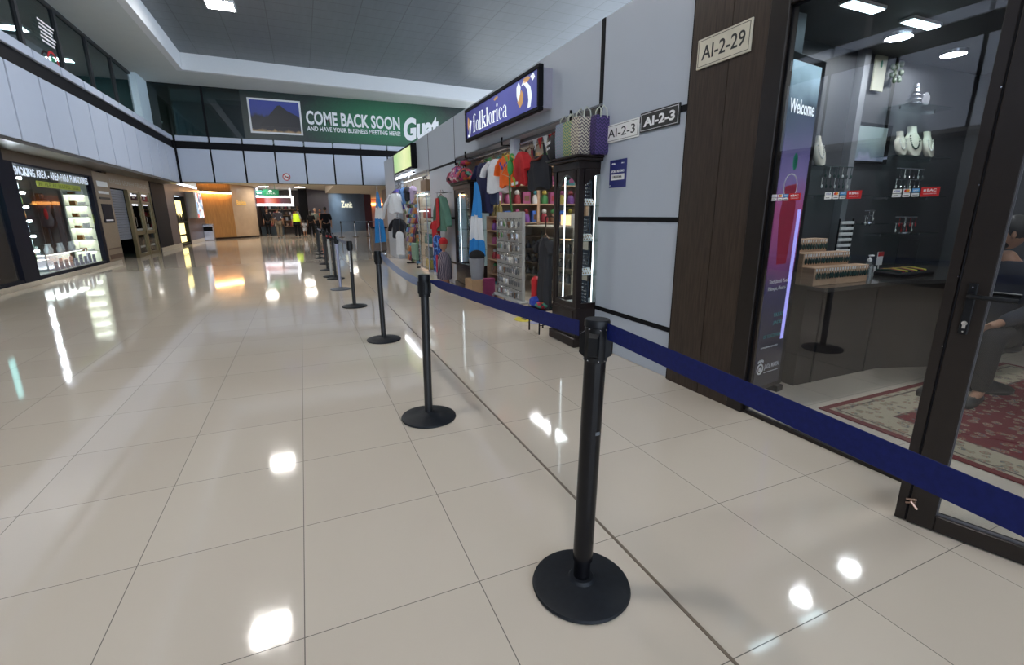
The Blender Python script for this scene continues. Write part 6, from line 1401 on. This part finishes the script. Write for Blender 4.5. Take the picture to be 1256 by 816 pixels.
def person(loc, rz, Ht, label, top, bottom, skin=0, hair=None, pose='stand', shorts=False, longhair=False, seed=0, detail=False, arms=None, beard=False, hy=0.):
    R = random.Random(seed); H = Ht; t = thing('person', label, 'person', loc, rz); S = SKIN[skin]
    hair = hair or mat('dark_hair', (.012, .010, .009), .6)
    hipz = .515*H; st = 0
    j = {}
    if pose == 'sit': hipz = .27*H
    dz = hipz-.515*H
    lean = -.03 if pose != 'sit' else -.05
    j['pel'] = (0, 0, hipz); j['wai'] = (0, -.005, .60*H+dz); j['che'] = (0, lean*.5*H, .735*H+dz); j['nb'] = (0, lean*.6*H, .815*H+dz); j['nk'] = (0, lean*.9*H, .865*H+dz)
    walk = .09*H if pose == 'walk' else .0
    for s_, n in ((-1, 'L'), (1, 'R')):
        w = s_*walk
        j['sh'+n] = (s_*.108*H, lean*.5*H, .80*H+dz)
        if arms and arms.get(n): e_, h_ = arms[n]; j['el'+n] = tuple(a*H for a in e_[:2])+(e_[2]*H+dz,); j['wr'+n] = tuple(a*H for a in h_[:2])+(h_[2]*H+dz,)
        else: j['el'+n] = (s_*.135*H, -w*.4+.01*H, .635*H+dz); j['wr'+n] = (s_*.14*H, -w*.9-.03*H, .50*H+dz)
        a, b = Vector(j['el'+n]), Vector(j['wr'+n]); d = (b-a).normalized(); j['pa'+n] = tuple(b+d*.045*H)
        j['hi'+n] = (s_*.052*H, 0, hipz-.02*H)
        if pose == 'sit':
            j['kn'+n] = (s_*.07*H, -.245*H, hipz+.01*H); j['an'+n] = (s_*.07*H, -.25*H, .045*H); j['to'+n] = (s_*.075*H, -.36*H, .018*H)
        else:
            j['kn'+n] = (s_*.055*H, -.02*H+w*.5, .285*H); j['an'+n] = (s_*.055*H, .0+w, .045*H+abs(w)*.12*(s_ < 0)); j['to'+n] = (s_*.06*H, -.085*H+w, .018*H+abs(w)*.05*(s_ < 0))
    rad = {'pel': .070, 'wai': .064, 'che': .075, 'nb': .045, 'nk': .031, 'sh': .034, 'el': .025, 'wr': .016, 'pa': .019, 'hi': .052, 'kn': .033, 'an': .021, 'to': .016}
    def build(names, edges, grow, nm, m, cap=1., over={}):
        pts = [j[n] for n in names]; ix = {n: i for i, n in enumerate(names)}
        rr = [(rad.get(n, rad.get(n[:2], .03)))*H*over.get(n[:2], over.get(n, 1))+grow for n in names]
        rr = [(r*1.25, r*.8) if names[i] in ('pel', 'wai', 'che') and 0 else r for i, r in enumerate(rr)]
        return skin_mesh(pts, [(ix[a], ix[b]) for a, b in edges], rr, 2 if detail else 1)
    arm = [e for n in 'LR' for e in (('che', 'sh'+n), ('sh'+n, 'el'+n), ('el'+n, 'wr'+n), ('wr'+n, 'pa'+n))]
    leg = [e for n in 'LR' for e in (('pel', 'hi'+n), ('hi'+n, 'kn'+n), ('kn'+n, 'an'+n), ('an'+n, 'to'+n))]
    names = ['pel', 'wai', 'che', 'nb', 'nk']+[a+n for n in 'LR' for a in ('sh', 'el', 'wr', 'pa', 'hi', 'kn', 'an', 'to')]
    V, F = build(names, [('pel', 'wai'), ('wai', 'che'), ('che', 'nb'), ('nb', 'nk')]+arm+leg, 0, 'body', S)
    b = MB(); b.add(V, F)
    hc = Vector((0, lean*1.1*H-.004*H, .932*H+dz)); hr = (.043*H, .053*H, .066*H)
    # head with brow, nose, jaw and ears
    n1, n2 = 20, 16; rings = []
    for k in range(n2+1):
        th = PI*k/n2; z = -math.cos(th); q = max(math.sin(th), .02); ring = []
        for i in range(n1):
            a = 2*PI*i/n1; x = math.cos(a)*q; y = math.sin(a)*q
            f = max(0, -y)
            jaw = (1-.22*max(0, -z-.1)) if z < 0 else 1
            px, py, pz = x*hr[0]*jaw, y*hr[1]*(1-.1*max(0, -z)*(y > 0)), z*hr[2]
            if f > .8 and abs(x) < .3: py -= .012*H*math.exp(-((z+.12)/.16)**2)*(1-abs(x)/.3)      # nose
            if f > .5: py += .004*H*math.exp(-((z-.12)/.10)**2)*(.15 < abs(x) < .6)                # eye sockets
            ring.append((hc.x+px*math.cos(hy)-py*math.sin(hy), hc.y+px*math.sin(hy)+py*math.cos(hy), hc.z+pz))
        rings.append(ring)
    b.loft(rings)
    for s_ in (-1, 1): b.ball((hc.x+s_*.043*H*math.cos(hy), hc.y+s_*.043*H*math.sin(hy), hc.z-.004*H), (.009*H, .009*H, .019*H), 8, 6)
    for n, s_ in (('L', -1), ('R', 1)):
        w_, p_ = Vector(j['wr'+n]), Vector(j['pa'+n]); d = (p_-w_).normalized(); side = d.cross(Vector((1, 0, 0))); side = side.normalized() if side.length > .1 else Vector((0, 1, 0)); nn = d.cross(side)
        for q in range(4):
            o = p_+side*(.0085*H*(q-1.5))+d*.006*H; L = (.040, .046, .043, .034)[q]*H
            b.tube([tuple(o-d*.012*H), tuple(o+d*L*.4), tuple(o+d*L*.75+nn*s_*-.008*H), tuple(o+d*L*.95+nn*s_*-.02*H)], .0045*H, 7, radii=[.0052*H, .005*H, .0045*H, .0034*H])
        o = w_+d*.018*H-side*.014*H; b.tube([tuple(o), tuple(o-side*.014*H+d*.016*H), tuple(o-side*.017*H+d*.034*H)], .005*H, 7, radii=[.006*H, .0055*H, .004*H])
    b.build('body', S, t, local=True, sharp=80)
    # clothes
    g = .012*H
    tn = ['pel', 'wai', 'che', 'nb']+[a+n for n in 'LR' for a in ('sh', 'el')]; te = [('pel', 'wai'), ('wai', 'che'), ('che', 'nb')]+[e for n in 'LR' for e in (('che', 'sh'+n), ('sh'+n, 'el'+n))]
    if detail or seed % 2: tn += ['wrL', 'wrR']; te += [('elL', 'wrL'), ('elR', 'wrR')]
    V, F = build(tn, te, g, 'shirt', top); MB().add(V, F).build('shirt', top, t, local=True, sharp=80)
    bnn = ['pel']+[a+n for n in 'LR' for a in (('hi', 'kn') if shorts else ('hi', 'kn', 'an'))]; be = [e for n in 'LR' for e in ([('pel', 'hi'+n), ('hi'+n, 'kn'+n)]+([] if shorts else [('kn'+n, 'an'+n)]))]
    V, F = build(bnn, be, g*.9, 'trousers', bottom); MB().add(V, F).build('trousers', bottom, t, local=True, sharp=80)
    hb = MB(); hb.ball((hc.x-.011*H*math.sin(hy), hc.y+.011*H*math.cos(hy), hc.z+.018*H), (hr[0]*1.08, hr[1]*1.0, hr[2]*.86), 16, 10)
    if longhair: hb.ball((hc.x, hc.y+.035*H, hc.z-.03*H), (.04*H, .026*H, .075*H), 14, 8)
    hb.build('hair', hair, t, local=True, sharp=80)
    if beard: MB().ball((hc.x+.020*H*math.sin(hy), hc.y-.020*H*math.cos(hy), hc.z-.042*H), (hr[0]*.72, hr[0]*.74, hr[2]*.38), 14, 8).build('beard', hair, t, local=True, sharp=80)
    for n in 'LR':
        a = j['an'+n]; o = j['to'+n]
        MB().tube([(a[0], a[1]+.02*H, .022*H), (a[0], a[1]-.01*H, .026*H), (o[0], o[1], .02*H), (o[0], o[1]-.02*H, .016*H)], .02*H, 10, radii=[.018*H, .024*H, .022*H, .014*H]).build('shoe', M_ink, t, local=True, sharp=80)
    return t
M_khaki = mat('khaki_cloth', (.20, .17, .13), .85); M_dkc = mat('dark_clothes', (.009, .009, .012), .85, spec=.2); M_olv = mat('olive_grey_cloth', (.16, .18, .15), .85); M_org = mat('orange_shirt', (.7, .10, .02), .8)
person((-1.28, 32.0, 0), PI+.15, 1.80, 'man in a dark t-shirt and khaki trousers walking away towards the far shop', mat('dark_plum_cloth', (.05, .05, .07), .85), M_khaki, pose='walk', seed=2)
v = person((-.29, 31.5, 0), PI, 1.70, 'person in a yellow high-visibility vest and dark trousers seen from behind', mat('grey_shirt', (.25, .25, .27), .85), M_dkc, seed=4)
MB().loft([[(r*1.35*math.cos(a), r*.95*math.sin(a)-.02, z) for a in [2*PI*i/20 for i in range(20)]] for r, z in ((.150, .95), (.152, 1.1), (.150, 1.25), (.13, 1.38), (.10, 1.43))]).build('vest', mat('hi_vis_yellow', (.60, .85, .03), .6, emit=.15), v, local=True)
person((.12, 33.2, 0), PI, 1.02, 'small child in a pale dress walking beside the yellow vest', mat('pale_dress', (.55, .58, .68), .85), mat('pale_dress', (0, 0, 0)), seed=6, shorts=True, longhair=True)
person((.52, 32.6, 0), PI-.3, 1.60, 'person in black clothes standing right of the child', M_dkc, M_dkc, seed=8, longhair=True)
person((.85, 35.4, 0), .3, 1.78, 'man in an olive grey shirt facing the hall beside the dark wall', M_olv, M_dkc, seed=10, hair=mat('grey_hair', (.30, .24, .2), .6))
person((1.22, 35.9, 0), -.2, 1.75, 'person in a bright orange shirt next to the olive shirted man', M_org, M_dkc, seed=12)
person((-2.1, 36.2, 0), .2, 1.72, 'person in black clothes leaning by the counter of the far shop', M_dkc, M_dkc, seed=14)
person((-1.55, 39.0, 0), -.1, 1.68, 'shop worker in a white top behind the far counter', M_wc, M_dkc, seed=16)
person((1.05, 24.5, 0), PI+.1, 1.70, 'person dressed in black queueing behind the far posts', M_dkc, M_dkc, seed=18)
person((5.9, 40.5, 0), PI, 1.68, 'person in a magenta top beyond the far white queue post', mat('magenta_cloth', (.42, .04, .26), .85), mat('blue_jeans', (.05, .07, .14), .85), seed=20, longhair=True)
person((6.7, 42.5, 0), .4, 1.70, 'person in a purple top deeper in the right passage', mat('purple_cloth', (.25, .06, .30), .85), M_dkc, seed=21)
# seated man in the jewellery shop
sx, sy = 4.70, 1.72
t = thing('black_stool', 'black padded stool under the seated man in the jewellery shop', 'stool', (sx, sy, .011))
MB().lathe([(.0, .33), (.17, .33), (.185, .345), (.18, .37), (.16, .378), (.0, .38)], (sx, sy, 0), 28).build('seat', M_plastic, t)
MB().cyl((sx, sy, .04), .03, .30, 16).build('column', M_plastic, t)
MB().lathe([(.0, .012), (.2, .012), (.2, .03), (.05, .045), (.0, .05)], (sx, sy, 0), 28).build('foot_plate', M_plastic, t)
person((sx, sy, .0), math.radians(-84), 1.72, 'bearded man in a dark sweater seated inside the jewellery shop behind the door glass', mat('dark_blue_sweater', (.018, .022, .035), .85), M_dkc, pose='sit', seed=31, detail=True, beard=True, hy=-1.1,
       arms={'L': ((-.14, -.02, .64), (-.06, -.16, .575)), 'R': ((.14, -.02, .64), (.06, -.17, .575))})

# ------------------------------------------------------------------ light from outside, camera
w = bpy.data.worlds.new('World'); sc.world = w; w.use_nodes = True
bg = w.node_tree.nodes['Background']; bg.inputs[0].default_value = (.70, .83, 1, 1); bg.inputs[1].default_value = 1.9
sc.cycles.max_bounces = 7; sc.cycles.diffuse_bounces = 3; sc.cycles.glossy_bounces = 4; sc.cycles.transparent_max_bounces = 14; sc.cycles.transmission_bounces = 4
sc.cycles.sample_clamp_indirect = 6; sc.cycles.caustics_reflective = False; sc.cycles.caustics_refractive = False
sc.view_settings.view_transform = 'Standard'; sc.view_settings.look = 'None'; sc.view_settings.exposure = 1.1; sc.view_settings.gamma = 1
sc.view_settings.use_curve_mapping = False
cd = bpy.data.cameras.new('camera'); cam = bpy.data.objects.new('camera', cd); COL.objects.link(cam); sc.camera = cam
cd.sensor_width = 36; cd.lens = 576.69/1256*36; cd.clip_start = .05; cd.clip_end = 300
r_ = Vector((.916928986251406, -.3990180452067763, -.005082693314749165)); d_ = Vector((-.10202803053760126, -.22210505311384365, -.9696698543142994)); f_ = Vector((.3857868778957977, .8896369736037898, -.24436558649440232))
cam.matrix_world = Matrix(((r_.x, -d_.x, -f_.x, 0), (r_.y, -d_.y, -f_.y, 0), (r_.z, -d_.z, -f_.z, 1.33), (0, 0, 0, 1)))
